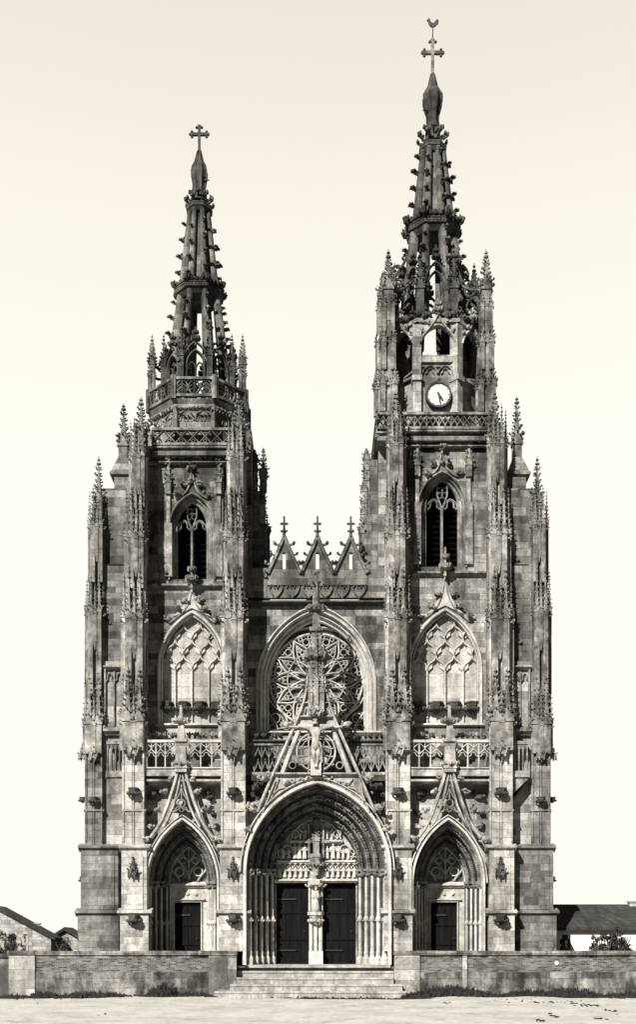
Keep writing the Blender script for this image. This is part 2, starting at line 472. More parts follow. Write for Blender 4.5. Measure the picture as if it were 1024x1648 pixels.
FB = [
 ([(1530,216,46,-2),(1467,216,41,0),(1362,215,35,6),(1160,216,34,14),(995,219,30,20),(865,223,25,27),(735,227,19,34)], 642),
 ([(1530,376,47,-2),(1467,376,44,0),(1362,376,39,6),(1160,377,35,14),(995,379,31,20),(865,381,26,27),(735,384,19,34)], 640),
 ([(1530,641,46,-2),(1467,641,44,0),(1362,641,39,6),(1160,640,35,14),(995,639,32,20),(860,638,26,27),(715,637,20,34)], 632),
 ([(1530,808,41,-2),(1467,808,40,0),(1362,807,37,6),(1160,805,35,14),(995,803,31,20),(860,801,26,27),(715,796,20,34)], 632),
]
BUT = []
for lv, tip in FB:
    b = buttress(lv, tip, 74, church)
    consoles_for(b, lv[2][1], lv[2][3]); BUT.append(b)
# lateral corner buttresses (their slender crocketed ends)
LB = [
 ([(1530,158,66,24),(1467,160,60,26),(1362,151,28,30),(1165,153,26,34),(985,156,23,38),(845,159,17,42)], 738),
 ([(1530,862,68,24),(1467,860,62,26),(1362,871,30,30),(1165,871,27,34),(985,868,24,38),(845,865,17,42)], 738),
]
for lv, tip in LB:
    sgn = -1 if lv[0][1] < 512 else 1
    b = buttress(lv, tip, 130, church, 'side', 14)
    cxx = lv[2][1]
    canopy(cxx, 1220, 26, 15, 22, b); console(cxx, 1284, 25, 14, b)
    canopy(cxx+sgn*18, 1220, 46, 13, 20, b); console(cxx+sgn*18, 1284, 46, 11, b)
    console(cxx+sgn*17, 1412, 40, 12, b)
    # wall mass between the corner strip and the front buttress, stepping up
    ib = 209 if sgn < 0 else 815
    mb = MB()
    def bx(a, c, t, bt, yf, yb): mb.boxP(min(a, c), max(a, c), t, bt, yf, yb)
    o1 = cxx
    bx(o1, ib, 1064, 1367, 38, 150)
    mb.cornice(min(o1-sgn*0, ib), max(o1, ib), 1355, 1371, 25, 40)
    mb.build('lateral_wall', 'base', b); mb = MB()
    bx(o1-sgn*4, ib, 908, 1064, 44, 150)
    bx(o1-sgn*6, ib-sgn*2, 786, 908, 50, 150)
    mb.cornice(min(ib-sgn*0, ib+sgn*36), max(ib, ib+sgn*36), 904, 914, 44, 52)
    tx = 199 if sgn < 0 else 832
    mb.build('lateral_wall', 'side', b); mb = MB()
    bx(tx-15, tx+15, 768, 786.5, 56, 110)
    x, y, z = q(tx, 768, 84); mb.ngon(x, y, z, 27, z+32, 10, 4, pi/4); mb.ngon(x, y, z-3, 28, z+1.5, 28, 4, pi/4)
    lm = mb.build('lateral_turret', 'side', b)
    pinnacle(tx, 742, 652 if sgn < 0 else 640, 15, 84, b, .25, 6)
    # blind panel and little corner gallery beside it
    mb = MB(); pc = (184 if sgn < 0 else 838)
    mb.bar([(pc-15,1168),(pc-15,1076),(pc+15,1076),(pc+15,1168)], 4, 33, 5)
    mb.bar([(pc,1168),(pc,1080)], 3, 34, 4)
    for e in (-7.5, 7.5): mb.bar(trefoil(pc+e, 1096, 7, 13), 2, 34, 4)
    mb.cornice(pc-18, pc+18, 1068, 1076, 30, 38); mb.cornice(pc-18, pc+18, 1166, 1182, 26, 38)
    mb.build('blind_panel', 'carve', b)
    mb = MB(); pc = (186 if sgn < 0 else 836)
    mb.boxP(pc-15, pc+15, 1192, 1197, 16, 38)
    for k in range(5): mb.bar([(pc-13+6.5*k, 1240), (pc-13+6.5*k, 1197)], 2.6, 17, 4)
    for k in range(4): mb.bar(trefoil(pc-9.75+6.5*k, 1206, 3.2, 7), 1.6, 17, 4)
    mb.boxP(pc-16, pc+16, 1240, 1250, 15, 38)
    mb.prismP([(pc-17, 1250), (pc+17, 1250), (pc+17*-sgn, 1284), (pc+10*-sgn, 1286)], 18, 39)
    mb.build('corner_gallery', 'carve', b)

# inner lateral buttresses above the nave
def inner_lateral(sgn, pts_top, px_tip, tip):
    # sgn: +1 left tower's right flank
    mb = MB(); Y0 = 120
    for (a, c, t, bt, yf) in pts_top: mb.boxP(min(a,c), max(a,c), t, bt, yf, yf+70)
    o = mb.build('flank_buttress', 'side', church)
    mo = MB()
    for (a, c, t, bt, yf) in pts_top:
        for k in range(3):
            pinn(mo, *q(c - sgn*2, bt - k*(bt-t)/3, yf+4), 9, (bt-t)/3+20, .45, 4, .55)
    mo.build('shaft_carving', 'carve', o)
    pinnacle(px_tip, tip+66, tip, 12, 150, o, .3, 5)
    crm = MB(); leafball(crm, *q(px_tip - sgn*18, tip+18, 140), 12, 10); crm.build('leaf_finial', 'crust', o)
inner_lateral(1, [(392,412,742,789.5,120),(392,425,790,844.5,118),(392,432,845,960,116)], 424, 722)
inner_lateral(-1, [(628,588,740,789.5,120),(628,584,790,844.5,118),(628,580,845,960,116)], 592, 726)

# ------------------------------------------------------------------ towers
def balustrade(px0, px1, pt, pb, Y, pat, n, parent, mat='carve', th=5, cap=4):
    mb = MB(); w = (px1-px0)/n; h = pb-pt
    mb.boxP(px0, px1, pt, pt+cap, Y-2, Y+th+2); mb.boxP(px0, px1, pb-cap, pb, Y-2, Y+th+2)
    t0, b0 = pt+cap, pb-cap; m = (t0+b0)/2
    for k in range(n):
        a = px0+k*w; c = a+w; mid = a+w/2
        if pat == 'diamond':
            mb.bar([(a,t0),(c,b0)], 2.4, Y, th); mb.bar([(a,b0),(c,t0)], 2.4, Y, th)
            mb.bar(circ(mid, t0+h*.1, w*.14, 8), 1.4, Y+1, th-2, True); mb.bar(circ(mid, b0-h*.1, w*.14, 8), 1.4, Y+1, th-2, True)
        elif pat == 'flow':
            mb.bar(bez((a,b0),(a+w*.05,m),(mid,m),(mid,t0)), 2.2, Y, th); mb.bar(bez((c,b0),(c-w*.05,m),(mid,m),(mid,t0)), 2.2, Y, th)
            mb.bar(bez((mid,b0),(mid,m+h*.1),(a+w*.15,m),(a,t0)), 2.0, Y, th); mb.bar(bez((mid,b0),(mid,m+h*.1),(c-w*.15,m),(c,t0)), 2.0, Y, th)
            mb.bar([(a,t0),(a,b0)], 1.6, Y+.5, th-1)
        elif pat == 'ring':
            mb.bar(circ(mid, m, min(w,b0-t0)*.46, 14), 2.2, Y, th, True)
            for j in range(4): mb.bar([(mid,m),(mid+w*.4*cos(pi/4+j*pi/2), m+(b0-t0)*.42*sin(pi/4+j*pi/2))], 1.8, Y+.5, th-1)
            mb.bar([(a,t0),(a,b0)], 2, Y+.5, th-1)
        elif pat == 'window':
            mb.bar([(a,t0),(a,b0)], 2.6, Y, th)
            for (e, f) in ((a, mid), (c, mid)):
                mb.bar(scurve((e, t0+h*.42), (f, t0+h*.2), 5), 1.8, Y, th); mb.bar(scurve((f, t0+h*.2), (e, t0), 5), 1.8, Y, th)
            mb.bar([(mid, t0+h*.2), (mid, t0)], 1.6, Y, th)
            mb.bar(trefoil(mid, t0+h*.48, w*.45, h*.14, 9), 1.4, Y+.5, th-1)
        elif pat == 'net':
            for r_ in range(2):
                y0 = b0 - r_*(b0-t0)/2; y1 = y0-(b0-t0)/2
                mb.bar(scurve((a,y0),(mid,y1+2),6), 2.0, Y, th); mb.bar(scurve((c,y0),(mid,y1+2),6), 2.0, Y, th)
                mb.bar([(mid,y1+3),(mid,y1)], 2.0, Y, th)
                mb.bar(trefoil(mid, y0-(b0-t0)*.12, w*.4, (b0-t0)*.24, 9), 1.3, Y+.5, th-1)
            mb.bar([(a,t0),(a,b0)], 1.8, Y+.4, th-1)
    return mb.build('balustrade', mat, parent)

def hood(mb, cx, A, apex, tipy, yf, w=4, ncr=3, csz=9, leaf=8):
    """ogee hood mould over an arch polyline A, sweeping up to tipy, with big leaf crockets"""
    half = [p for p in A if p[0] <= cx+.01]
    l = half[int(len(half)*.62):]
    st = l[0]
    for s_ in (1, -1):
        def mx(p): return (p[0], p[1]) if s_ == 1 else (2*cx-p[0], p[1])
        c = bez((st[0]-3, st[1]-4), (cx-(cx-st[0])*.45, lerp(st[1], apex, .75)), (cx-4, apex-(apex-tipy)*.1), (cx-1, tipy+6), 14)
        mb.bar([mx(p) for p in c], w, yf-4, 9)
        for k in range(ncr):
            t = (k+.45)/ncr; p = mx(c[int(t*13)])
            x, y, z = q(p[0], p[1], yf-4)
            leafball(mb, x-s_*csz*.8, y, z+3, csz, 7)
    mb.lathe(*q(cx, 0, yf-4)[:2], [(2.2, Z_(tipy+10, yf)), (1.8, Z_(tipy-6, yf))], 6)
    leafball(mb, *q(cx, tipy, yf-4), leaf, 10)

def blind_window(cx, a, spring, apexh, sill, yf, parent):
    A = arch(cx, spring, a, apexh, 16, sill); poly = A
    mb = MB()
    mb.bar(A, 6, yf-4, 8); 
    A2 = arch(cx, spring, a-5, apexh-6, 16, sill); mb.bar(A2, 3, yf+1, 8)
    lw = 2*a/4; top = spring+4
    yt = yf+7
    for k in (-1, 0, 1): mb.bar([(cx+k*lw, sill), (cx+k*lw, top)], 3, yt, 6)
    rowh = (apexh+4)/3.75
    def net(p0, p1): 
        h = p0[1]-p1[1]; return bez(p0, (p0[0], p0[1]-h*.62), (p1[0], p1[1]+h*.62), p1, 12)
    for j in range(4):
        y0 = top - j*rowh; y1 = y0-rowh
        off = (j % 2)*.5
        for k in range(-3, 4):
            for d_ in (-.5, .5):
                p0 = (cx+(k+off)*lw, y0); p1 = (cx+(k+off+d_)*lw, y1)
                for r_ in clip(net(p0, p1), poly): mb.bar(r_, 3.2, yt-1, 7)
        for k in range(-3, 4):
            cxk = cx+(k+off+.5)*lw
            if abs(cxk-cx) > a-4: continue
            tre = trefoil(cxk, y0+1, lw*.46, rowh*.66, 16)
            plate = net((cxk-lw*.5, y0), (cxk, y1)) + list(reversed(net((cxk+lw*.5, y0), (cxk, y1))))[1:]
            if all(inside(p, poly) for p in plate[2:-2]):
                mb.prismP(plate + list(reversed(tre)), yt+1.5, yt+5.5)
            else:
                for r_ in clip(tre, poly): mb.bar(r_, 2.4, yt+2, 7)
    mb.cornice(cx-a-4, cx+a+4, sill-5, sill+5, yf-6, yf+10)
    o = mb.build('blind_window', 'pale', parent)
    mb = MB(); mb.fill(A, yf+12); mb.build('panel', 'panel', o)
    for k in range(4):
        console(cx+(k-1.5)*lw, sill-32, yf+8, lw*.8, o)
    return o

def belfry(cx, a, spring, rise, sill, yf, parent, mat='carve'):
    mb = MB()
    A0 = arch(cx, spring, a+12, rise+13, 14, sill); A1 = arch(cx, spring, a+6, rise+7, 14, sill); A2 = arch(cx, spring, a, rise, 14, sill)
    mb.loft(A0, yf, A1, yf+7); mb.loft(A1, yf+7, A2, yf+13)
    mb.bar(A0, 4, yf-3, 7); mb.bar(A1, 3, yf+4, 6); mb.bar(A2, 4, yf+11, 8)
    mb.bar([(cx, sill), (cx, spring+6)], 5, yf+15, 8)
    hw = a/2
    for s_ in (-1, 1):
        mb.bar(arch(cx+s_*hw, spring+6, hw-1, hw*1.35, 8), 3, yf+16, 7)
        for r_ in clip(trefoil(cx+s_*hw, spring+5, hw*.85, hw*1.1, 14), A2): mb.bar(r_, 2.6, yf+17, 5)
        for r_ in clip(bez((cx, spring+6), (cx+s_*hw*.2, spring-rise*.25), (cx+s_*hw*.85, spring-rise*.3), (cx+s_*hw*.55, spring-rise*.75)), A2): mb.bar(r_, 3, yf+16, 7)
    for e in range(4):
        an = pi/4+e*pi/2
        mb.bar(circ(cx+5*cos(an), spring-rise*.5-6*sin(an), 4.5, 8), 1.6, yf+17, 5, True)
    o = mb.build('belfry_window', mat, parent)
    lv = MB()
    for k in range(int((sill-spring+rise)/9)):
        py = sill-4-k*9
        if py < spring-rise+4: break
        lv.profX([(yf+34, Z_(py+4, yf+34)), (yf+35, Z_(py+5, yf+34)), (yf+46, Z_(py-6, yf+34)), (yf+45, Z_(py-7, yf+34))], X_(cx-a-2, yf+34), X_(cx+a+2, yf+34))
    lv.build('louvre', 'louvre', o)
    return o

def tower(T):
    ax = T['ax']; yf = 68
    xl, xr = T['x0'], T['x1']
    core = MB()
    core.box(X_(ax-92, 0), X_(ax+92, 0), 131, 252, 46, Z_(T['top']+10, 131))
    for sx in (-1, 1): core.box(min(X_(ax+sx*T['hw'], 0), X_(ax+sx*74, 0)), max(X_(ax+sx*T['hw'], 0), X_(ax+sx*74, 0)), 84, 250, 46, Z_(T['sidetop'], 84))
    bx = T['bel']
    A = arch(bx['cx'], bx['spring'], bx['a']+12, bx['rise']+13, 14, bx['sill'])
    wall_arch(core, xl, xr, T['top'], T['c1'], A, yf, 62)
    bw = T['bw']
    A = arch(bw['cx'], bw['spring'], bw['a'], bw['rise'], 16, bw['sill'])
    wall_arch(core, xl, xr, T['c1'], 1262, A, yf-4, 16)
    core.boxP(xl, xr, T['c1']+.5, 1262, yf+12, 131)
    o = core.build('tower', 'wall', church)
    o['label'] = T['label']
    belfry(bx['cx'], bx['a'], bx['spring'], bx['rise'], bx['sill'], yf, o)
    blind_window(bw['cx'], bw['a'], bw['spring'], bw['rise'], bw['sill'], yf-4, o)
    for (f, x0, x1, t_, b_, y0, y1) in (('c', xl, xr, T['c1']-8, T['c1']+3, yf-12, yf+2), ('c', xl-12, xr+12, T['bal'][1]-2, T['bal'][1]+8, 54, 90), ('c', xl-4, xr+4, T['bal'][1]+24, T['bal'][1]+30, yf-8, yf+10)):
        tr = MB(); tr.cornice(x0, x1, t_, b_, y0, y1); tr.build('string_course', 'carve', o)
    tr = MB(); tr.boxP(xl, xr, 1236, 1248, 8, 80); tr.cornice(xl, xr, 1248, 1262, 6, 80); tr.build('gallery_ledge', 'carve2', o)
    # carved foliage band under the parapet
    fb = MB(); yy = T['bal'][1]+17
    k = 0
    while xl+4+k*7 < xr:
        px = xl+4+k*7
        crocket(fb, *q(px, yy+4+random.uniform(-2,2), yf-1), random.uniform(-2.6,-.5), 7, random.uniform(-.4,.4)); k += 1
    # crest of leaves above the gallery
    fb.build('leaf_band', 'carve', o); fb = MB(); k = 0
    while xl+6+k*9 < xr:
        crocket(fb, *q(xl+6+k*9, 1186, 34), -pi/2+random.uniform(-.8,.8), 9.5); k += 1
    fb.build('leaf_cresting', 'carve', o)
    # small applied pinnacle strips either side of the belfry window
    for px in T['strips']:
        mb = MB()
        z0 = Z_(T['bel']['sill']-4, yf-3); z1 = Z_(T['bel']['spring']-6, yf-3)
        mb.box(X_(px-6, yf-3), X_(px+6, yf-3), yf-5, yf+1, z0, z1)
        mb.box(X_(px-3, yf-3), X_(px+3, yf-3), yf-4, yf+1, z1, Z_(T['top']+60, yf))
        pinn(mb, X_(px, yf-3), yf-3, Z_(T['top']+78, yf-3), 9, 78, .25, 6, .6)
        mb.build('applied_pinnacle', 'carve', o)
    hm = MB()
    hood(hm, bx['cx'], arch(bx['cx'], bx['spring'], bx['a']+14, bx['rise']+15, 14), bx['spring']-bx['rise']-14, T['bfin'], yf, 4, 2, 8, 9)
    leafball(hm, *q(bx['cx'], T['bfin']+22, yf-4), 6, 6)
    hm.build('hood_mould', 'carve', o); hm = MB()
    hood(hm, bw['cx'], arch(bw['cx'], bw['spring'], bw['a']+4, bw['rise']+5, 16), bw['spring']-bw['rise']-4, T['c1']+2, yf-4, 4, 3, 8, 6)
    # pale gore between the arch and the ogee, finial crossing the string course
    cx = bw['cx']; ap = bw['spring']-bw['rise']
    gl = bez((cx-30, ap+8), (cx-14, ap-8), (cx-5, ap-20), (cx-2, T['c1']+6), 8)
    gr_ = MB(); gr_.prismP(gl + [(2*cx-a_, b_) for a_, b_ in reversed(gl)] + [(cx, ap-6)], yf-6.5, yf+1); gr_.build('ogee_gore', 'pale', o)
    x, y, _ = q(cx, 0, yf-16)
    finial(hm, x, y, Z_(T['c1']+4, yf-16), 17, 46)
    hm.build('hood_mould', 'carve', o)
    # gallery
    g = T['gal']
    balustrade(xl, g-12, 1190, 1238, 10, 'window', 3, o, 'pale'); balustrade(g+12, xr, 1190, 1238, 10, 'window', 3, o, 'pale')
    return o

TL = tower(dict(hw=94, sidetop=692, ax=306, x0=236, x1=359, top=718, c1=943, label='left tower with a plain belfry window and diamond pattern parapet',
    bel=dict(cx=309, a=25, spring=848, rise=42, sill=932), bfin=752, bw=dict(cx=309, a=54, spring=1072, rise=88, sill=1165),
    bal=(690, 716), strips=(271, 352), gal=293))
TR = tower(dict(hw=99, sidetop=668, ax=713, x0=657, x1=789, top=690, c1=923, label='right tower with a belfry window below the clock stage',
    bel=dict(cx=712, a=27, spring=815, rise=44, sill=912), bfin=722, bw=dict(cx=717, a=58, spring=1074, rise=94, sill=1165),
    bal=(663, 690), strips=(672, 755), gal=724))
balustrade(244, 378, 688, 716, 57, 'diamond', 7, TL)
balustrade(648, 786, 663, 690, 57, 'flow', 7, TR); balustrade(607, 647, 663, 690, 62, 'flow', 2, TR); balustrade(788, 797, 663, 690, 62, 'flow', 1, TR)
mb = MB(); mb.cornice(604, 656, 690, 701, 58, 90); mb.build('string_course', 'carve', TR)
# returns of the parapets along the tower sides, parapet corner boxes
for T, xs, pt, pb in ((TL, (242, 380), 688, 716), (TR, (608, 800), 660, 692)):
    mb = MB()
    for px in xs:
        mb = MB(); x = X_(px, 40)
        mb.box(x-3, x+3, 58, 244, Z_(pb, 34), Z_(pb-4, 34)); mb.box(x-3, x+3, 58, 244, Z_(pt+4, 34), Z_(pt, 34))
        for k in range(9):
            y0 = 56+k*20
            for a, c in ((pt+4, pb-4), (pb-4, pt+4)):
                mb.tube([(x, y0, Z_(a, 34)), (x, y0+20, Z_(c, 34))], 1.4, 4)
        mb.build('parapet_return', 'carve', T)
    mb = MB(); mb.box(X_(xs[0], 40), X_(xs[1], 40), 58, 246, Z_(pb+6, 34), Z_(pb-1, 34)); mb.build('terrace_slab', 'side', T)
# dark square recesses under the right parapet
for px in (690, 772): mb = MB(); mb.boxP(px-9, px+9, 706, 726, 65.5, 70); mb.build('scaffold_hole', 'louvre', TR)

# ------------------------------------------------------------------ octagons and spires
CY = 150.0
def octpt(cx, r, k, z): a = pi/8 + k*pi/4; return (cx+r*cos(a), CY+r*sin(a), z)
def oct_(mb, cx, z0, ap0, z1, ap1): k = 1/cos(pi/8); mb.ngon(cx, CY, z0, ap0*k, z1, ap1*k, 8, pi/8)
def zc(py, ap=0): return Z_(py, CY-ap)     # measured on the near face
def facet(mbfun, cx, ap, k):                # matrix: local x along the facet, local y into the wall, z up; facet k, 0 = front
    return Matrix.Translation((cx, CY, 0)) @ Matrix.Rotation(k*pi/4, 4, 'Z') @ Matrix.Translation((0, -ap, 0))
def place(src, dst, Mx): dst.addT((src.v, src.f), Mx)

def spire(cx, segs, tip, par, cro):
    mb = MB()
    for (p0, r0, p1, r1, solid, rw) in segs:
        if solid: oct_(mb, cx, zc(p0, r0*.6), r0*.66, zc(p1, r1*.6), r1*.62)
    o = mb.build('spire', 'spire', par)
    for k in range(8):
        a = pi/8+k*pi/4; u = Vector((cos(a), sin(a), 0)); v = Vector((-sin(a), cos(a), 0)); mb = MB()
        for (p0, r0, p1, r1, solid, rw) in segs:
            z0, z1 = zc(p0, r0*.6), zc(p1, r1*.6); vs = []
            for z, r in ((z0, r0), (z1, r1)):
                c = Vector((cx, CY, z)); w = rw*(.5 if z == z0 else .5*max(.7, r1/r0))
                for (f, t) in ((1.0, .35), (.94, .8), (.86, 1), (.70, .9), (.70, -.9), (.86, -1), (.94, -.8), (1.0, -.35)):
                    vs.append(tuple(c + u*r*f + v*t*w))
            mb.add(vs, [(i, (i+1) % 8, 8+(i+1) % 8, 8+i) for i in range(8)] + [tuple(range(8)), tuple(range(15, 7, -1))])
            for py, sz in cro:
                if p1 <= py <= p0:
                    t = (p0-py)/(p0-p1); r = lerp(r0, r1, t); z = zc(py, r*.6) - (11 if k % 2 else 0)
                    w_ = sz*random.uniform(.85, 1.1); mb.addT(HOOK, Matrix.Translation((cx+r*.97*cos(a), CY+r*.97*sin(a), z)) @ Matrix.Rotation(a+random.uniform(-.15, .15), 4, 'Z') @ Matrix.Diagonal((w_*.95, w_*.9, w_*.8, 1)))
        mb.build('rib', 'spire', o)
    return o
def ring(cx, py, r, h, o, dent=True, crown=True):
    mb = MB(); z = zc(py, r*.9)
    oct_(mb, cx, z-h, r*.80, z-h*.55, r*.97); oct_(mb, cx, z-h*.55, r, z-h*.2, r); oct_(mb, cx, z-h*.2, r*1.03, z, r*.98)
    for k in range(8):
        a0 = octpt(cx, r/cos(pi/8), k, 0); a1 = octpt(cx, r/cos(pi/8), k+1, 0)
        n = 6
        for j in range(n):
            t = (j+.5)/n; x, y = lerp(a0[0], a1[0], t), lerp(a0[1], a1[1], t)
            if dent: blob(mb, x, y, z-h*.38, 1.6)
        if crown:
            for j in range(3):
                t = (j+.5)/3; x, y = lerp(a0[0], a1[0], t), lerp(a0[1], a1[1], t)
                crocket(mb, lerp(x, cx, .2), lerp(y, CY, .2), z-1, pi/8+k*pi/4+pi/8, h*.55)
            crocket(mb, lerp(a0[0], cx, .22), lerp(a0[1], CY, .22), z-1, pi/8+k*pi/4, h*.8)
    mb.build('ring_cornice', 'spirec', o)
def bulb(cx, prof, o, leafpy, leafr):
    mb = MB(); mb.lathe(cx, CY, [(r, zc(py, 10)) for py, r in prof], 8, pi/8)
    x = cx
    for k in range(8):
        a = pi/8+k*pi/4; mb.tube([(cx+r*cos(a), CY+r*sin(a), zc(py, 10)) for py, r in prof[1:-1]], 1.3, 5)
    mb.build('bulb', 'spirec', o)
    lm = MB()
    for py, r, sz in ((leafpy, leafr, 10), (leafpy-9, leafr*.8, 9)):
        for k in range(8):
            a = pi/8*(1 if py == leafpy else 2)+k*pi/4
            crocket(lm, cx+r*cos(a), CY+r*sin(a), zc(py, 10), a, sz, -.25)
    lm.build('leaf_crown', 'spirec', o)
    sp = MB(); z = zc(prof[len(prof)//2][0]+10, 10); s_ = 1 if cx < 0 else -1
    sp.tube([(cx+6*s_, CY-6, z-6), (cx+18*s_, CY-10, z-9)], 1.2, 5); sp.build('spout', 'iron', o)

cxL = X_(306, 0) - 1; cxR = X_(712, 0)
# left: low octagonal drum, gallery, then open spire
mb = MB()
oct_(mb, cxL, zc(700, 74), 74, zc(664, 74), 74)
oct_(mb, cxL, zc(664, 78), 74, zc(656, 78), 77); oct_(mb, cxL, zc(656, 80), 80, zc(650, 80), 80); oct_(mb, cxL, zc(650, 80), 78, zc(641, 84), 84)
for k in range(8):
    f = MB(); hw = 29
    for j in range(2):
        c = -hw/2+j*hw
        for pts in (arch(0, 0, 13, 17, 6),): f.barw([(c+a, zc(690, 70)+12-b*1.0) for a, b in pts], 2.4, -2.5, 4)
        f.barw([(c+a, zc(690, 70)+10-b) for a, b in trefoil(-6, 0, 5, 8, 8)], 1.6, -1.5, 3)
        f.barw([(c+a, zc(690, 70)+10-b) for a, b in trefoil(6, 0, 5, 8, 8)], 1.6, -1.5, 3)
        f.barw([(c, zc(690, 70)+8), (c, zc(690, 70)-3)], 1.8, -1.5, 3)
    for j in range(9): crocket(f, -hw+j*7, -8, zc(660, 78)-1, -pi/2, 6, random.uniform(-.5, .5))
    place(f, mb, facet(None, cxL, 74, k))
    p = octpt(cxL, 76/cos(pi/8), k, 0); mb.ngon(p[0], p[1], zc(700, 70), 5, zc(660, 70), 5, 6)
drumL = mb.build('octagonal_drum', 'butt', church)
for k in (-3, -2, -1, 0, 1, 2, 3, 4):
    f = MB(); hw = 34; zb, zt = zc(638, 84), zc(607, 84)
    f.box(-hw, hw, -2, 5, zt-4, zt); f.box(-hw, hw, -2, 5, zb, zb+4)
    for j in range(3):
        c = (j-1)*20; m = (zb+zt)/2; rr = 9.5
        f.barw([(c+rr*cos(t*pi/7), m+11*sin(t*pi/7)) for t in range(14)], 2.2, 0, 4, True)
        f.barw([(c, zb+3), (c, zt-3)], 2, 0.4, 4)
        f.barw([(c-9, m), (c, m+6), (c+9, m)], 1.8, .4, 4); f.barw([(c-8, m-7), (c, m), (c+8, m-7)], 1.6, .4, 4)
    for sx in (-1, 1): f.box(sx*hw-3.5, sx*hw+3.5, -3, 6, zb-4, zt+3)
    g = MB(); place(f, g, facet(None, cxL, 84, k)); g.build('balustrade', 'carve', drumL)
spL = spire(cxL, [(640, 66, 470, 39, False, 15), (455, 36, 332, 20, True, 12)], 240, church,
    [(586,13),(561,13),(534,13),(508,12),(484,9),(438,11),(412,11),(386,11),(360,9)])
spL['label'] = 'shorter left spire with a single cross on its tip'
for k in range(8):      # arched openings at the foot of the spire and inner lining
    mb = MB(); f = MB(); w = 22; z0 = zc(640, 60); zs = zc(585, 60)
    A = [(a, zs-b) for a, b in arch(0, 0, 15, 24, 8)]
    f.barw([(-15, z0)] + A + [(15, z0)], 4.5, -2, 8); f.barw([(a*1.35, zs+(z-zs)*1.5+2) for a, z in A], 3.5, -3, 7)
    f.barw([(0, z0), (0, zs)], 2.5, 0, 5); f.barw([(a*.4-7.5+1, zs-8+(z-zs)*.5) for a, z in A], 2, 0, 4); f.barw([(a*.4+7.5-1, zs-8+(z-zs)*.5) for a, z in A], 2, 0, 4)
    finial(f, 0, 0, zs+32, 13, 30)
    for sx in (-1, 1):
        for t in (.3, .6): crocket(f, sx*(20-14*t), -2, zs+8+26*t, 0 if sx > 0 else pi, 7)
    place(f, mb, facet(None, cxL, 58, k))
    mb.build('spire_opening', 'spirec', spL); mb = MB()
    p = octpt(cxL, 60, k, 0); pinn(mb, p[0]*1.0+(p[0]-cxL)*.06, p[1]+(p[1]-CY)*.06, zc(615, 60), 9, 98, .45, 5, .55)
    mb.build('pinnacle', 'spirec', spL)
def corner_pin(cx, r, angs, pb, pt, w, z_hi, r_in, par):
    for a in angs:
        x, y = cx+r*cos(a), CY+r*sin(a)
        g = MB(); h = Z_(pt, y)-Z_(pb, y); z = Z_(pb, y)
        pinn(g, x, y, z, w, h, .52, 6, .55); pinn(g, x+w*.35, y-w*.4, z, w*.55, h*.62, .5, 4, .6); pinn(g, x-w*.35, y-w*.4, z, w*.55, h*.62, .5, 4, .6)
        g.build('pinnacle', 'carve', par)
        s_ = MB(); n = 8
        for dz, sag in ((.55, 12), (.35, 9)):
            p0 = Vector((x, y, z+h*dz)); p1 = Vector((cx+r_in*cos(a), CY+r_in*sin(a), z+h*(dz+.12)))
            s_.tube([p0.lerp(p1, t/n) - Vector((0, 0, sag*sin(pi*t/n))) for t in range(n+1)], 2.4, 5)
        m = Vector((lerp(x, cx+r_in*cos(a), .5), lerp(y, CY+r_in*sin(a), .5), z+h*.5))
        d = Vector((cos(a), sin(a), 0))
        s_.tube([m + d*6*cos(t*pi/5) + Vector((0, 0, 6*sin(t*pi/5))) for t in range(10)], 1.6, 5, None, True)
        for t in (.3, .6): 
            pp = Vector((x, y, z+h*.55)).lerp(Vector((cx+r_in*cos(a), CY+r_in*sin(a), z+h*.67)), t)
            crocket(s_, pp.x, pp.y, pp.z-8, a, 7)
        s_.build('flying_strut', 'spirec', par)
corner_pin(cxL, 84, [pi+pi/8, -pi/8], 640, 541, 10, 0, 52, drumL)
ring(cxL, 452, 40, 18, spL); ring(cxL, 324, 22, 13, spL, False, False)
bulb(cxL, [(322, 17), (312, 13.5), (296, 11), (288, 12), (282, 13.6), (272, 14.2), (264, 12.5), (256, 8), (238, 3.2), (236, 3.2)], spL, 326, 17)
def cross(cx, pb, pt, parm, hw, o, w=4, mat='carve'):
    mb = MB(); z0, z1, za = zc(pb), zc(pt), zc(parm); t = w/2
    mb.box(cx-t, cx+t, CY-t, CY+t, z0, z1); mb.box(cx-hw, cx-t, CY-t, CY+t, za-t, za+t); mb.box(cx+t, cx+hw, CY-t, CY+t, za-t, za+t)
    for (dx, dz) in ((-hw, za), (hw, za), (0, z1)):
        s_ = w*.85
        if dx:
            blob(mb, cx+dx, CY, dz, s_, s_*.7, s_); e = 1 if dx > 0 else -1
            blob(mb, cx+dx-e*s_*.6, CY, dz+s_*1.2, s_*.7); blob(mb, cx+dx-e*s_*.6, CY, dz-s_*1.2, s_*.7)
        else:
            blob(mb, cx, CY, dz, s_, s_*.7, s_); blob(mb, cx-s_*1.2, CY, dz-s_*.6, s_*.7); blob(mb, cx+s_*1.2, CY, dz-s_*.6, s_*.7)
    return mb.build('cross', mat, o)
cross(cxL, 248, 204, 217, 15, spL, 4.5)

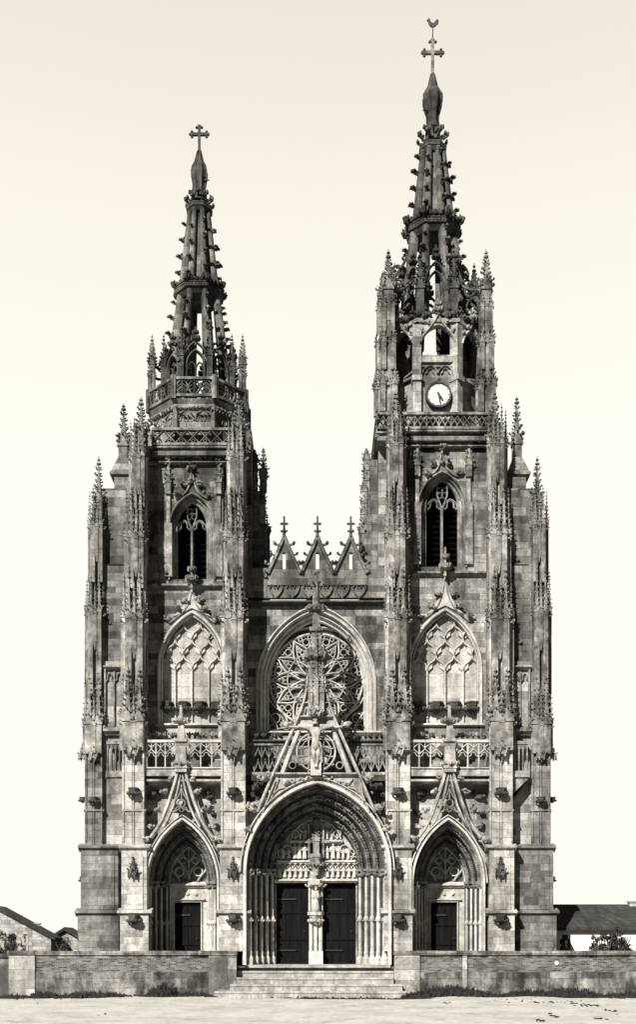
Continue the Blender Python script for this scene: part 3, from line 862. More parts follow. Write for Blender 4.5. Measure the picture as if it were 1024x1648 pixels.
# right: open clock stage, then spire
mb = MB(); apR = 84; hwR = apR*math.tan(pi/8)
zb_, zt_ = zc(666, apR), zc(518, apR)
for k in range(8):
    f = MB()
    p = None
    # pier at the left corner of each facet
    f.box(-hwR-7, -hwR+7, -3, 13, zb_-14, zt_-6); f.box(-hwR-8.5, -hwR+8.5, -6, 14, zc(612, apR)-2, zc(606, apR))
    # arch over the opening
    zs = zc(556, apR); a = hwR-6
    A = [(x, zs-y) for x, y in arch(0, 0, a, 34, 10)]
    f.barw(A, 5, -3, 10)
    pts = [(-a-1, zs)] + [(x*1.0, z) for x, z in A] + [(a+1, zs), (a+1, zt_+4), (-a-1, zt_+4)]
    f.prism(pts, 2, 10)
    f.box(-hwR-2, hwR+2, -2, 16, zt_-1, zt_+5)
    # ogee hood + leaves
    for sx in (-1, 1):
        c = bez((sx*a, zs+4), (sx*a*.8, zs+26), (sx*5, zs+30), (sx*1, zs+52), 9)
        f.barw(c, 3.6, -5, 8)
        for t in (3, 6): crocket(f, c[t][0], -4, c[t][1], 0 if sx > 0 else pi, 8)
    finial(f, 0, -3, zs+46, 15, 28)
    # solid dado with blind tracery and sloping sill (front only is full height)
    if k in (0,):
        f.box(-hwR+6, hwR-6, 4, 12, zb_-14, zc(583, apR))
        f.box(-hwR+6, hwR-6, -1, 16, zc(583, apR), zc(572, apR)); f.box(-hwR+6, hwR-6, 0, 12, zc(590, apR), zc(588, apR))
        for j in (-1, 1):
            zz = zc(600, apR)
            f.barw([(j*13+x, zz-y) for x, y in arch(0, 0, 12, 11, 7)], 2.4, 0, 5)
            f.barw([(j*13+x, zz-y) for x, y in trefoil(0, 1, 9, 9, 10)], 1.6, 1, 4)
    elif k in (1, 7):
        f.box(-hwR+6, hwR-6, 8, 14, zb_-14, zc(604, apR)); f.box(-hwR+6, hwR-6, 2, 16, zc(604, apR), zc(600, apR))
        f.barw([(-hwR+6, zc(604, apR)), (hwR-6, zc(590, apR))], 5, 4, 6)
    else:
        f.box(-hwR+6, hwR-6, 8, 14, zb_-14, zt_+(0 if k == 4 else 60))
    place(f, mb, facet(None, cxR, apR, k))
oct_(mb, cxR, zb_-16, apR, zb_-10, apR)
leafball(mb, *q(706, 611, CY-apR-3), 3.5, 6)
stR = mb.build('clock_stage', 'butt', church)
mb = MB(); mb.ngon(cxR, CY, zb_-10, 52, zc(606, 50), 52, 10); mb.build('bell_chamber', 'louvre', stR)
# square corner turrets around the stage
for sx in (-1, 1):
    for sy in (-1, 1):
        x, y = cxR+sx*82, CY+sy*74
        g = MB(); z0 = Z_(668, y); zt = Z_(470 if sy < 0 else 478, y); ztip = Z_(406 if sy < 0 else 440, y)
        g.ngon(x, y, z0-14, 5, z0, 13, 4, pi/4); g.ngon(x, y, z0, 13, Z_(600, y), 12.5, 4, pi/4); g.ngon(x, y, Z_(600, y), 10.5, Z_(520, y), 10, 4, pi/4)
        pinn(g, x, y, Z_(520, y), 16, ztip-Z_(520, y), .45, 7, .5)
        for (dx, dy) in ((-10, -10), (10, -10), (-12, 8), (12, 8)):
            pinn(g, x+dx, y+dy, Z_(668, y), 9, Z_(598, y)-Z_(668, y)+10, .55, 4, .6)
            pinn(g, x+dx*.8, y+dy*.8, Z_(600, y), 8, Z_(520, y)-Z_(600, y), .55, 4, .6)
            pinn(g, x+dx*.7, y+dy*.7, Z_(540, y), 6, Z_(470, y)-Z_(540, y), .6, 4, .6)
        g.build('corner_turret', 'carve', stR)
        # flying strut to the spire with pierced circles
        s_ = MB(); a = math.atan2(sy*74, sx*86); d = Vector((cos(a), sin(a), 0))
        for zz0, zz1, r0, r1 in ((498, 470, 104, 58), (462, 430, 104, 50)):
            p0 = Vector((cxR, CY, Z_(zz0, y)))+d*r0; p1 = Vector((cxR, CY, Z_(zz1, y)))+d*r1
            s_.tube([p0.lerp(p1, t/8)-Vector((0, 0, 8*sin(pi*t/8))) for t in range(9)], 2.6, 5)
        for zz, rr, rad in ((480, 82, 12), (452, 80, 13)):
            c = Vector((cxR, CY, Z_(zz, y)))+d*rr
            s_.tube([c+d*rad*cos(t*pi/7)+Vector((0, 0, rad*sin(t*pi/7))) for t in range(14)], 1.9, 5, None, True)
        for t in range(4):
            p = (Vector((cxR, CY, Z_(462, y)))+d*104).lerp(Vector((cxR, CY, Z_(430, y)))+d*50, (t+.5)/4); crocket(s_, p.x, p.y, p.z-4, a, 8)
        s_.build('flying_strut', 'spirec', stR)
# parapet of leaves and gables at the spire foot
for k in range(8):
    mb = MB(); f = MB(); z = zc(512, apR)
    for j in range(7): crocket(f, -30+j*10, 0, z+random.uniform(-2, 4), -pi/2+random.uniform(-1, 1), 11)
    for j in (-1, 1): finial(f, j*20, 2, z, 9, 26)
    place(f, mb, facet(None, cxR, apR-4, k))
    mb.build('crown_gable', 'spirec', stR); mb = MB()
    p = octpt(cxR, 74, k, 0); pinn(mb, p[0], p[1], zc(530, 66), 13, 130, .5, 6, .5)
    mb.build('pinnacle', 'spirec', stR)
spR = spire(cxR, [(522, 66, 362, 42, False, 17), (345, 38, 236, 23, True, 13)], 240, church,
    [(495,13),(462,13),(430,13),(400,12),(376,10),(328,12),(302,12),(276,12),(252,10)])
spR['label'] = 'taller right spire carrying a cross and a weathercock'
for k in range(8):
    mb = MB(); f = MB(); z0 = zc(522, 60); zs = zc(455, 55)
    A = [(a, zs-b) for a, b in arch(0, 0, 13, 22, 8)]
    f.barw([(-15, z0)] + A + [(15, z0)], 3.5, 0, 6); f.barw([(a*1.3, zs+(z-zs)*1.6+2) for a, z in A], 3, -1, 6); finial(f, 0, 0, zs+34, 12, 30)
    f.barw([(-16, zc(428, 50)), (16, zc(428, 50))], 1.0, 2, 2)
    place(f, mb, facet(None, cxR, 53, k))
    mb.build('spire_opening', 'spirec', spR)
ring(cxR, 348, 43, 22, spR); ring(cxR, 226, 23, 15, spR, False, False)
bulb(cxR, [(226, 18), (214, 13), (190, 10.5), (180, 11), (172, 14), (160, 17.5), (150, 17.5), (144, 14), (136, 9), (114, 3.4), (112, 3.4)], spR, 222, 19)
cross(cxR, 124, 66, 86, 17, spR, 5)
mb = MB(); mb.lathe(cxR, CY, [(1.1, zc(70)), (.8, zc(44))], 6); mb.build('rod', 'iron', spR)
mb = MB(); z = zc(40)
body = [(-10.5, z+6), (-8.5, z+8), (-8, z+10), (-6.5, z+9.2), (-5.4, z+10), (-4.6, z+7.5), (-3, z+3.5), (0, z+1.6), (2.5, z+2), (4.5, z+5.5), (7, z+8), (9.5, z+7.4), (10.6, z+4), (9, z+4.6), (9.8, z+.5), (7.5, z-.5), (5.5, z-3), (2, z-5.2), (-2, z-5.2), (-5.4, z-2.6), (-7.2, z+1.5), (-7.6, z+4.6)]
mb.prism(body, CY-1.2, CY+1.2); mb.tube([(cxR, CY, z-4.5), (cxR, CY, z-9)], .9, 5)
mb.v = [(x+cxR if abs(x) < 30 else x, y, zz) for x, y, zz in mb.v]
mb.build('weathercock', 'iron', spR)

# clock
yk = CY-apR-4
cl = MB(); x, y, z = q(706, 635, yk); r = 20.5
def disc(mb, x, y, z, r0, r1, d, n=40):
    vs = []
    for (rr, yy) in ((r0, y), (r1, y), (r1, y+d), (r0, y+d)):
        for k in range(n): vs.append((x+rr*cos(2*pi*k/n), yy, z+rr*sin(2*pi*k/n)))
    mb.add(vs, [(j*n+k, j*n+(k+1) % n, ((j+1) % 4)*n+(k+1) % n, ((j+1) % 4)*n+k) for j in range(4) for k in range(n)])
def dial(mb, x, y, z, r, d, n=40):
    vs = [(x+r*cos(2*pi*k/n), yy, z+r*sin(2*pi*k/n)) for yy in (y, y+d) for k in range(n)]
    mb.add(vs, [tuple(range(n)), tuple(range(2*n-1, n-1, -1))] + [(k, (k+1) % n, n+(k+1) % n, n+k) for k in range(n)])
dial(cl, x, y, z, r-1.5, 8)
M['dial'] = plain('white_enamel', 0.42, 0.4, 0.05, 2.0)
clock = cl.build('clock', 'dial', church); clock['label'] = 'round white clock dial on the right tower'
mb = MB(); disc(mb, x, y-2, z, r-1.8, r+1.2, 9); mb.build('rim', 'crust', clock)
for ang, ln, w in ((R(-55), 11, 1.7), (R(-80), 15, 1.2)):
    mb = MB(); mb.barw([(x-3*cos(ang), z-3*sin(ang)), (x+ln*.6*cos(ang), z+ln*.6*sin(ang)), (x+ln*cos(ang), z+ln*sin(ang))], w*1.6, y-2.2 - w*.3, 1); mb.build('clock_hand', 'iron', clock)
mb = MB()
for k in range(12):
    a = k*pi/6; mb.barw([(x+(r-4.6)*cos(a), z+(r-4.6)*sin(a)), (x+(r-2.4)*cos(a), z+(r-2.4)*sin(a))], .8, y-.6, .7)
mb.build('hour_mark', 'crust', clock)

# ------------------------------------------------------------------ nave front
yN = 78
mb = MB()
RA = arch(509, 1100, 96, 127, 20, 1176)
wall_arch(mb, 392, 627, 968, 1262, RA, yN, 8)
mb.box(X_(392, yN), X_(627, yN), 118, 240, 46, Z_(968, yN))
mb.boxP(392, 627, 1176, 1262, yN+1, yN+40)
nave = mb.build('nave_front', 'wall', church)
mb = MB()
prev = None
for (a, rise, y) in ((96, 127, yN), (90, 119, yN+4), (84, 111, yN+12), (78, 103, yN+18)):
    A = arch(509, 1100, a, rise, 20, 1176)
    if prev: mb.loft(prev[0], prev[1], A, y)
    mb.bar(A, 3.6, y-3, 7); prev = (A, y)
mb.cornice(405, 613, 1172, 1182, yN-6, yN+20)
mb.build('window_arch', 'pale', nave)
rose = MB(); yr = yN+22; c = (509, 1094); Rr = 75
rose.bar(circ(*c, Rr, 48), 5, yr, 9, True); rose.bar(circ(*c, 15, 20), 3, yr, 8, True); rose.bar(circ(*c, 46, 40), 2.2, yr+1, 7, True)
for k in range(12):
    a = k*pi/6; a2 = a+pi/12
    def pol(r, t): return (c[0]+r*cos(t), c[1]-r*sin(t))
    def pcurve(r0, t0, r1, t1, bow, n=8): return [pol(lerp(r0, r1, i/n), lerp(t0, t1, (lambda t: t*t*(3-2*t))(i/n))+bow*sin(pi*i/n)) for i in range(n+1)]
    rose.bar(pcurve(15, a, 46, a+.26, 0), 3.4, yr, 8); rose.bar(pcurve(15, a, 46, a-.26, 0), 3.4, yr, 8)
    rose.bar(pcurve(46, a+.26, Rr, a, 0), 3.6, yr, 8); rose.bar(pcurve(46, a-.26, Rr, a, 0), 3.6, yr, 8)
    rose.bar(pcurve(46, a, 70, a, .0), 1.8, yr+1, 6)
    for d_ in (-1, 1): rose.bar(pcurve(46, a+d_*.13, 66, a, 0), 2.0, yr+1, 6); rose.bar(pcurve(28, a2, 46, a2+d_*.12, 0), 2.0, yr+1, 6)
    for rr, tt, sz in ((63, a2, 5.5), (37, a2, 4.0), (70, a2-.11, 3.2), (70, a2+.11, 3.2), (55, a, 3.4)):
        p = pol(rr, tt); rose.bar(circ(p[0], p[1], sz, 8), 2.1, yr+1, 6, True)
for s_ in (-1, 1):
    for (p0, p1) in (((509+s_*76, 1122), (509+s_*46, 1160)), ((509+s_*72, 1176), (509+s_*30, 1165)), ((509+s_*78, 1140), (509+s_*62, 1172))):
        rose.bar(scurve(p0, p1, 6), 3, yr, 8)
    for (xx, yy, sz) in ((66, 1155, 8), (48, 1168, 6), (70, 1170, 5), (54, 1024, 7), (30, 1006, 7)): rose.bar(circ(509+s_*xx, yy, sz, 10), 1.8, yr+1, 6, True)
    rose.bar(bez((509+s_*70, 1040), (509+s_*52, 1018), (509+s_*30, 1010), (509, 1008)), 3, yr, 8)
ro = rose.build('rose_window', 'pale', nave)
mb = MB(); mb.fill(arch(509, 1100, 84, 110, 18, 1180), yr+8); mb.build('stained_glass', 'glass', ro)
# parapet with three gables
mb = MB(); yp = 70
mb.cornice(396, 625, 962, 972, yp-4, yN+10)
par = mb.build('parapet_string', 'crust', nave)
for i, gx in enumerate((457.5, 511.2, 564.9)):
    mb = MB(); half = 27
    x0, x1 = gx-26.84, gx+26.84
    # wall below + gable around a slot window
    sl = (gx-2.6, gx+2.6, 889, 916)
    def PR(pts): mb.prismP(pts, yp, yp+9)
    PR([(x0, 962), (x0, 918), (sl[0], 918-2), (sl[0], 962)]); PR([(sl[1], 962), (sl[1], 916), (x1, 918), (x1, 962)]); PR([(sl[0], 962), (sl[0], 916), (sl[1], 916), (sl[1], 962)])
    PR([(x0+1, 918), (gx-2.6, 873), (sl[0], 916)]); PR([(x1-1, 918), (sl[1], 916), (gx+2.6, 873)]); PR([(sl[0], 889), (sl[0], 873), (gx, 868), (sl[1], 873), (sl[1], 889)])
    for s_ in (-1, 1):
        mb.bar([(gx+s_*26, 922), (gx+s_*13, 893), (gx+s_*4, 873), (gx, 862)], 8, yp-4, 14)
        crocket(mb, *q(gx+s_*22, 908, yp), 0 if s_ > 0 else pi, 9); crocket(mb, *q(gx+s_*15, 893, yp), 0 if s_ > 0 else pi, 7); crocket(mb, *q(gx+s_*8, 877, yp), 0 if s_ > 0 else pi, 9)
        leafball(mb, *q(gx+s_*27, 920, yp-3), 5, 6)
    for j in range(2):
        cx = gx-13.5+27*j
        mb.bar(bez((cx-11, 943), (cx-9, 956), (cx-3, 956), (cx, 962)), 2.4, yp-4, 5); mb.bar(bez((cx+11, 943), (cx+9, 956), (cx+3, 956), (cx, 962)), 2.4, yp-4, 5)
        for s_ in (-1, 1): mb.bar(trefoil(cx+s_*6, 946, 5, 6, 8), 1.6, yp-3, 4)
        mb.bar([(cx, 957), (cx, 962)], 3, yp-5, 5)
    mb.bar([(x0, 941), (x1, 941)], 2.2, yp-3, 4)
    g = mb.build('gable', 'side', nave)
    fm = MB(); x, y, z = q(gx, 868, yp+4)
    fm.lathe(x, y, [(5, z-4), (2.4, z+10), (1.8, z+22)], 6)
    za = Z_(843, yp+4); fm.box(x-4.8, x+4.8, y-1.6, y+1.6, za-1.6, za+1.6); fm.box(x-1.6, x+1.6, y-2.1, y+2.1, za-4, za+10)
    for dx in (-5, 5): blob(fm, x+dx, y, za, 2.2)
    for k in range(4): crocket(fm, x, y, za-14, k*pi/2, 5)
    blob(fm, x, y, za+11, 2.2); 
    fm.build('gable_cross', 'crust', nave)
for s_ in (-1, 1):
    px = 509+s_*98; mb = MB(); mb.boxP(398 if s_ < 0 else 592.4, 430.2 if s_ < 0 else 626, 914, 962, yp-1, yp+10); mb.build('parapet_end', 'side', nave)

# centre gallery behind the great gable
balustrade(398, 456, 1195, 1246, 24, 'net', 5, nave); balustrade(562, 622, 1195, 1246, 24, 'net', 5, nave)
mb = MB()
mb.boxP(396, 626, 1246, 1256, 20, yN+2); mb.cornice(396, 626, 1186, 1196, 18, 40); 
k = 0
while 400+k*9 < 622:
    px = 400+k*9; k += 1
    if 462 < px < 556: continue
    crocket(mb, *q(px, 1187, 24), -pi/2+random.uniform(-.9, .9), 9)
mb.build('gallery_ledge', 'crust', nave)

# ------------------------------------------------------------------ portals
def portal(cx, a_f, rise_f, a_b, rise_b, cxb, spring, springb, base, yf, yb, orders, wallx, wtop, name_label, figs, parent, ncol, edge=8, yw=36):
    """splayed, stepped portal. px at their own depths"""
    mb = MB(); nA = 22
    AF = arch(cx, spring, a_f, rise_f, nA, base)
    wall_arch(mb, wallx[0], wallx[1], wtop, base, arch(cx, spring, a_f+2, rise_f+2, nA, base), yw, 10)
    def order(t):
        return arch(lerp(cx, cxb, t), lerp(spring, springb, t), lerp(a_f, a_b, t), lerp(rise_f, rise_b, t), nA, base), lerp(yf+3, yb, t)
    K = orders*2; mv = MB()
    prev = (AF, yf+3)
    for k in range(1, K+1):
        A, y = order(k/K)
        if k % 2: 
            A_, _ = order((k-.75)/K); mv.loft(prev[0], prev[1], A_, y-1); prev = (A_, y-1)
        mv.loft(prev[0], prev[1], A, y); prev = (A, y)
    o = mb.build('portal', 'base', parent); o['label'] = name_label
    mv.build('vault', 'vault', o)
    # bright outer archivolt
    e = MB(); e.bar(arch(cx, spring, a_f+edge*.4, rise_f+edge*.5, nA, base), edge, yf-6, yw-yf+8, False, edge)
    e.bar(arch(cx, spring, a_f+edge*1.1, rise_f+edge*1.3, nA), 2.4, yf-8, 8)
    e.build('archivolt', 'pale', o)
    for k in range(orders):
        t = (k+.6)/orders; A, y = order(t); am = A[1:-1]
        r = MB(); pts = [q(a, b, y-2) for a, b in am]
        r.tube(pts, 2.3, 6)
        A2, y2 = order(max(0, t-.3/orders)); r.tube([q(a, b, y2-1) for a, b in A2[1:-1]], 1.2, 5)
        # carved figures along the hollow
        if figs:
            A3, y3 = order(max(0, t-.28/orders))
            P3 = [Vector(q(a, b, y3-3.5)) for a, b in A3[1:-1]]
            L = [0]
            for i in range(1, len(P3)): L.append(L[-1]+(P3[i]-P3[i-1]).length)
            n = int(L[-1]/figs); half = L[-1]/2
            for i in range(n):
                s = (i+.5)/n*L[-1]; j = max(jj for jj in range(len(L)) if L[jj] <= s)
                j = min(j, len(P3)-2); f = (s-L[j])/(L[j+1]-L[j]+1e-6); p = P3[j].lerp(P3[j+1], f); tv = (P3[j+1]-P3[j]).normalized()
                if s > half: tv = -tv
                mm = Matrix.Translation(p) @ Vector((0, 0, 1)).rotation_difference(tv).to_matrix().to_4x4()
                F = MB(); h = figs*.78; fig(F, 0, 0, -h*.5, h); F.ngon(0, 0, h*.5, h*.2, h*.68, h*.08, 5); F.ngon(0, 0, -h*.62, h*.1, -h*.5, h*.22, 6)
                place(F, r, mm)
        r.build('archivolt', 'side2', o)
    # jamb shafts, capitals, bases
    for s_ in (0, 1):
        idx = 1 if s_ == 0 else -2
        for k in range(ncol):
            cap = MB()
            t = (k+.5)/ncol; A, y = order(t); px = A[idx][0]
            x, yy, _ = q(px, 0, y); zt = Z_(A[idx][1], y); zb = Z_(base, y); h = zt-zb
            cm = MB(); rr = 3.2 if ncol > 4 else 2.6
            cm.lathe(x, yy-1, [(rr*1.9, zb), (rr*1.9, zb+h*.07), (rr*1.2, zb+h*.10), (rr*1.3, zb+h*.13), (rr, zb+h*.15), (rr, zb+h*.46), (rr*1.5, zb+h*.48), (rr*1.35, zb+h*.50), (rr*.8, zb+h*.52), (rr*.8, zt-6), (rr*1.2, zt-5)], 8)
            for j in range(7):
                an = pi+ (pi)*j/6
                crocket(cap, x+rr*cos(an)*.8, yy-1+rr*sin(an)*.8, zt-8+random.uniform(-2, 3), an, rr*random.uniform(1.2, 1.8))
                if j % 2: crocket(cm, x+rr*cos(an)*.8, yy-1+rr*sin(an)*.8, zb+h*.46, an, rr*1.1)
            cap.ngon(x, yy, zt-2, rr*2.1, zt+2, rr*2.4, 6)
            cap.build('capital', 'carve', o); cm.build('column', 'pale', o)
    return o, order

M['oak'] = M['door']
def door(px0, px1, pt, pb, y, label=None):
    mb = MB(); mb.boxP(px0, px1, pt, pb, y, y+4)
    w = px1-px0; n = 4
    for k in range(n+1):
        px = px0+1.2+(w-2.4)*k/n; mb.boxP(px-.8, px+.8, pt+.5, pb-.5, y-1.2, y)
    for f in (0.03, .36, .67, .97):
        py = lerp(pt, pb, f); mb.boxP(px0+.3, px1-.3, py-1.2, py+1.2, y-1.8, y-.1)
    d = mb.build('door', 'door', church)
    if label: d['label'] = label
    h = MB(); blob(h, *q(lerp(px0, px1, .86), lerp(pt, pb, .58), y-2.5), 1.6); h.build('handle', 'iron', d)
    for f in (.2, .8):
        h = MB(); py = lerp(pt, pb, f); h.boxP(px0+1, px0+w*.6, py-1, py+1, y-2.6, y-1.9); h.build('hinge', 'iron', d)
    return d

# --- side portals
def side_portal(cx, gx, label, wallx, cxd):
    o, od = portal(cx, 55, 100, 31, 56, cxd+2, 1420, 1420, 1545, 10, 80, 3, wallx, 1262, label, 13, church, 4, 7)
    # back wall: lintel, door frame, tympanum tracery
    mb = MB(); y = 80
    mb.boxP(cxd-40, cxd-23, 1449.3, 1552, y+1.3, y+12); mb.boxP(cxd+23, cxd+44, 1449.3, 1552, y+1.3, y+12)
    mb.boxP(cxd-40, cxd+44, 1424, 1449, y+1, y+12)
    mb.cornice(cxd-28, cxd+28, 1444, 1450, y-3, y+2); mb.cornice(cxd-32, cxd+34, 1418, 1428, y-6, y+2)
    mb.bar([(cxd-22.5, 1550), (cxd-22.5, 1451), (cxd+22.5, 1451), (cxd+22.5, 1550)], 3, y-2, 5)
    for dx in (-12, 0, 14): blob(mb, *q(cxd+dx, 1438, y-.5), 3, 1.5, 3, j=.3)
    mb.build('door_frame', 'pale', o)
    tm = MB(); A = arch(cxd+2, 1420, 32, 58, 12)
    tm.bar(A, 4, y-3, 7)
    poly = A+[A[0]]
    for pts in (bez((cxd+2, 1420), (cxd+2, 1400), (cxd+2, 1392), (cxd+2, 1364)), bez((cxd+2, 1408), (cxd-4, 1392), (cxd-14, 1392), (cxd-18, 1376)), bez((cxd+2, 1408), (cxd+8, 1392), (cxd+18, 1392), (cxd+22, 1376)),
                bez((cxd-12, 1420), (cxd-14, 1408), (cxd-24, 1406), (cxd-26, 1396)), bez((cxd+16, 1420), (cxd+18, 1408), (cxd+28, 1406), (cxd+30, 1396)), bez((cxd+2, 1388), (cxd-2, 1380), (cxd-8, 1376), (cxd-9, 1368)), bez((cxd+2, 1388), (cxd+6, 1380), (cxd+12, 1376), (cxd+13, 1368)),
                circ(cxd-13, 1402, 7, 12)+[circ(cxd-13, 1402, 7, 12)[0]], circ(cxd+17, 1402, 7, 12)+[circ(cxd+17, 1402, 7, 12)[0]], circ(cxd-8, 1384, 5, 10), circ(cxd+12, 1384, 5, 10)):
        for r_ in clip(pts, poly): tm.bar(r_, 3, y-2, 6)
    t = tm.build('tympanum_tracery', 'pale', o)
    g = MB(); g.fill(arch(cxd+2, 1424, 36, 62, 12), y+4); g.build('glass', 'glass', t)
    door(cxd-21, cxd+21, 1452, 1552, 85, None)
    # gable: double raked bars, tracery, leaves, shaft
    gb = MB(); ap = 1238; yg = 2
    for s_ in (-1, 1):
        gb.bar([(gx+s_*50, 1347), (gx+s_*40, 1333), (gx+s_*31, 1317), (gx+s_*20, 1288), (gx+s_*11, 1259), (gx+s_*5, 1238)], 6, yg, 9)
        gb.bar([(gx+s_*30, 1330), (gx+s_*22, 1317), (gx+s_*13, 1296), (gx+s_*6, 1270), (gx+s_*1.5, 1246)], 4.2, yg+1.5, 8)
        for (dx, py, sz) in ((46, 1330, 7), (35, 1304, 8), (23, 1274, 8), (15, 1252, 5)):
            leafball(gb, *q(gx+s_*(dx+3), py, yg+3), sz, 8)
        leafball(gb, *q(gx+s_*56, 1350, yg+2), 8, 8)
    gb.bar(circ(gx, 1292, 6, 12), 2.2, yg+2, 6, True); gb.bar([(gx-14, 1306), (gx, 1299), (gx+14, 1306)], 2.4, yg+2, 6); gb.bar([(gx, 1286), (gx, 1262)], 2.4, yg+2, 6)
    gb.bar(trefoil(gx-6, 1306, 6, 8), 1.8, yg+2, 5); gb.bar(trefoil(gx+6, 1306, 6, 8), 1.8, yg+2, 5); gb.bar(bez((gx-9, 1286), (gx-4, 1280), (gx-2, 1275), (gx, 1266)), 2, yg+2, 5); gb.bar(bez((gx+9, 1286), (gx+4, 1280), (gx+2, 1275), (gx, 1266)), 2, yg+2, 5)
    x, yy, _ = q(gx, 0, yg+6)
    gb.ngon(x, yy, Z_(1242, yg), 13.5, Z_(1200, yg), 11, 4, pi/4); gb.ngon(x, yy, Z_(1236, yg), 15, Z_(1232, yg), 14, 4, pi/4); gb.ngon(x, yy, Z_(1190, yg), 9, Z_(1160, yg), 6, 4, pi/4)
    gb.ngon(x, yy, Z_(1193, yg), 13, Z_(1188, yg), 12, 4, pi/4); gb.ngon(x, yy, Z_(1158, yg), 4, Z_(1134, yg), 2.5, 6)
    for py, sz, n in ((1228, 11, 8), (1158, 11, 9)):
        for k in range(n): a = k*2*pi/n; crocket(gb, x+sz*.6*cos(a), yy+sz*.6*sin(a), Z_(py, yg)-3, a, sz*.75)
    leafball(gb, x, yy, Z_(1136, yg), 4, 6)
    gb.build('portal_gable', 'carve2', o)
    # leafage in the corners above the arch
    for s_ in (-1, 1):
        for (dx, py, sz) in ((47, 1282, 12), (38, 1276, 9), (52, 1310, 7)): lf = MB(); leafball(lf, *q(gx+s_*dx, py, 34), sz, 9); lf.build('leaf_carving', 'crust', o)
    return o
side_portal(293, 292, 'left side portal with a crocketed gable', (234, 358), 302)
side_portal(722, 724, 'right side portal with a crocketed gable', (660, 790), 715)

# --- great portal
def great_portal():
    o, od = portal(511, 113, 138, 66, 82, 509, 1400, 1400, 1552, -4, 72, 4, (392, 626), 1262, 'great central portal with a sculpted tympanum and crucifix gable', 17, church, 5, 10)
    y = 72
    bk = MB(); bk.fill(arch(509, 1400, 70, 86, 14), y+3); bk.build('tympanum', 'carve2', o)
    for (a_, c_, t_, b_) in ((436, 445, 1417, 1556), (573, 582, 1417, 1556)): bk = MB(); bk.boxP(a_, c_, t_, b_, y+1, y+14); bk.build('door_jamb', 'base', o)
    bk = MB(); bk.boxP(436, 582, 1398, 1416.8, y+1, y+14); bk.build('lintel', 'carve2', o)
    rl = MB()
    rl.cornice(442, 576, 1412, 1420, y-8, y+2); rl.cornice(446, 572, 1382, 1389, y-6, y+2); rl.cornice(467, 552, 1350, 1356, y-6, y+2)
    for k in range(15):
        px = 450+k*8.6
        if abs(px-509) < 12: continue
        fig(rl, *q(px, 1411, y-3), 17*1.05); rl.bar(arch(px, 1397, 4, 6, 5), 1.8, y-4, 5); crocket(rl, *q(px, 1391, y-3), -pi/2, 4)
    for k in range(13):
        px = 456+k*8.8+random.uniform(-1.5, 1.5)
        if abs(px-509) < 11: continue
        fig(rl, *q(px, 1381, y-3), random.uniform(19, 27) if abs(px-509) < 42 else 17)
    for k in range(9):
        px = 475+k*8.5
        if abs(px-509) < 8: continue
        fig(rl, *q(px, 1350, y-2), random.uniform(13, 20) if abs(px-509) < 22 else 10)
    for s_ in (-1, 1):
        for (dx, py, r) in ((20, 1330, 8), (34, 1341, 6), (46, 1366, 7), (56, 1372, 6), (62, 1384, 6)): rl.bar(circ(509+s_*dx, py, r, 12), 2.2, y-3, 6, True); 
        rl.bar(bez((509+s_*40, 1350), (509+s_*36, 1330), (509+s_*20, 1322), (509+s_*6, 1318)), 2.6, y-4, 6)
    rl.build('relief', 'pale', o)
    cr = MB()
    x, yy, _ = q(509, 0, y-9)
    pinn(cr, x, yy, Z_(1376, y-9), 10, Z_(1318, y-9)-Z_(1376, y-9), .4, 5, .5)
    cr.ngon(x, yy, Z_(1408, y-9), 4, Z_(1380, y-9), 12, 6); cr.ngon(x, yy, Z_(1380, y-9), 13, Z_(1374, y-9), 13, 6)
    for dx in (-12, 12): cr.box(x+dx-1.6, x+dx+1.6, yy-2, yy+6, Z_(1380, y-9), Z_(1326, y-9))
    cr.box(x-22, x+22, yy-1, yy+4, Z_(1356, y-9), Z_(1351, y-9))
    for k in range(6): a = pi+pi*k/5; crocket(cr, x+9*cos(a), yy+9*sin(a), Z_(1392, y-9), a, 6)
    cr.build('canopy', 'carve', o)
    # trumeau + statue
    tr = MB(); yt = 66; x, yy, _ = q(508.5, 0, yt)
    tr.boxP(497, 520, 1530, 1556, yt-4, yt+14); tr.boxP(499, 518, 1420, 1530, yt+4, yt+14)
    for dx in (-8, 0, 8): tr.tube([(x+dx, yy+2-abs(dx)*.1, Z_(1530, yt)), (x+dx, yy+2, Z_(1478, yt))], 3.2, 7)
    tr.ngon(x, yy, Z_(1482, yt), 6, Z_(1472, yt), 13, 8); tr.ngon(x, yy, Z_(1472, yt), 14, Z_(1467, yt), 14, 8)
    for k in range(7): a = pi+pi*k/6; crocket(tr, x+7*cos(a), yy+7*sin(a), Z_(1483, yt), a, 6)
    for dx in (-10.5, 10.5): tr.tube([(x+dx, yy+2, Z_(1466, yt)), (x+dx, yy+2, Z_(1424, yt))], 1.8, 6)
    tr.ngon(x, yy, Z_(1424, yt), 13, Z_(1416, yt), 13, 6)
    for k in range(6): crocket(tr, x+11*cos(k*pi/3), yy+11*sin(k*pi/3), Z_(1426, yt), k*pi/3, 6)
    tr.build('trumeau', 'pale', o)
    return o, od
GP, GOD = great_portal()
door(445.5, 497, 1419, 1556, 79, None); door(520.5, 573, 1419, 1556, 79, None)

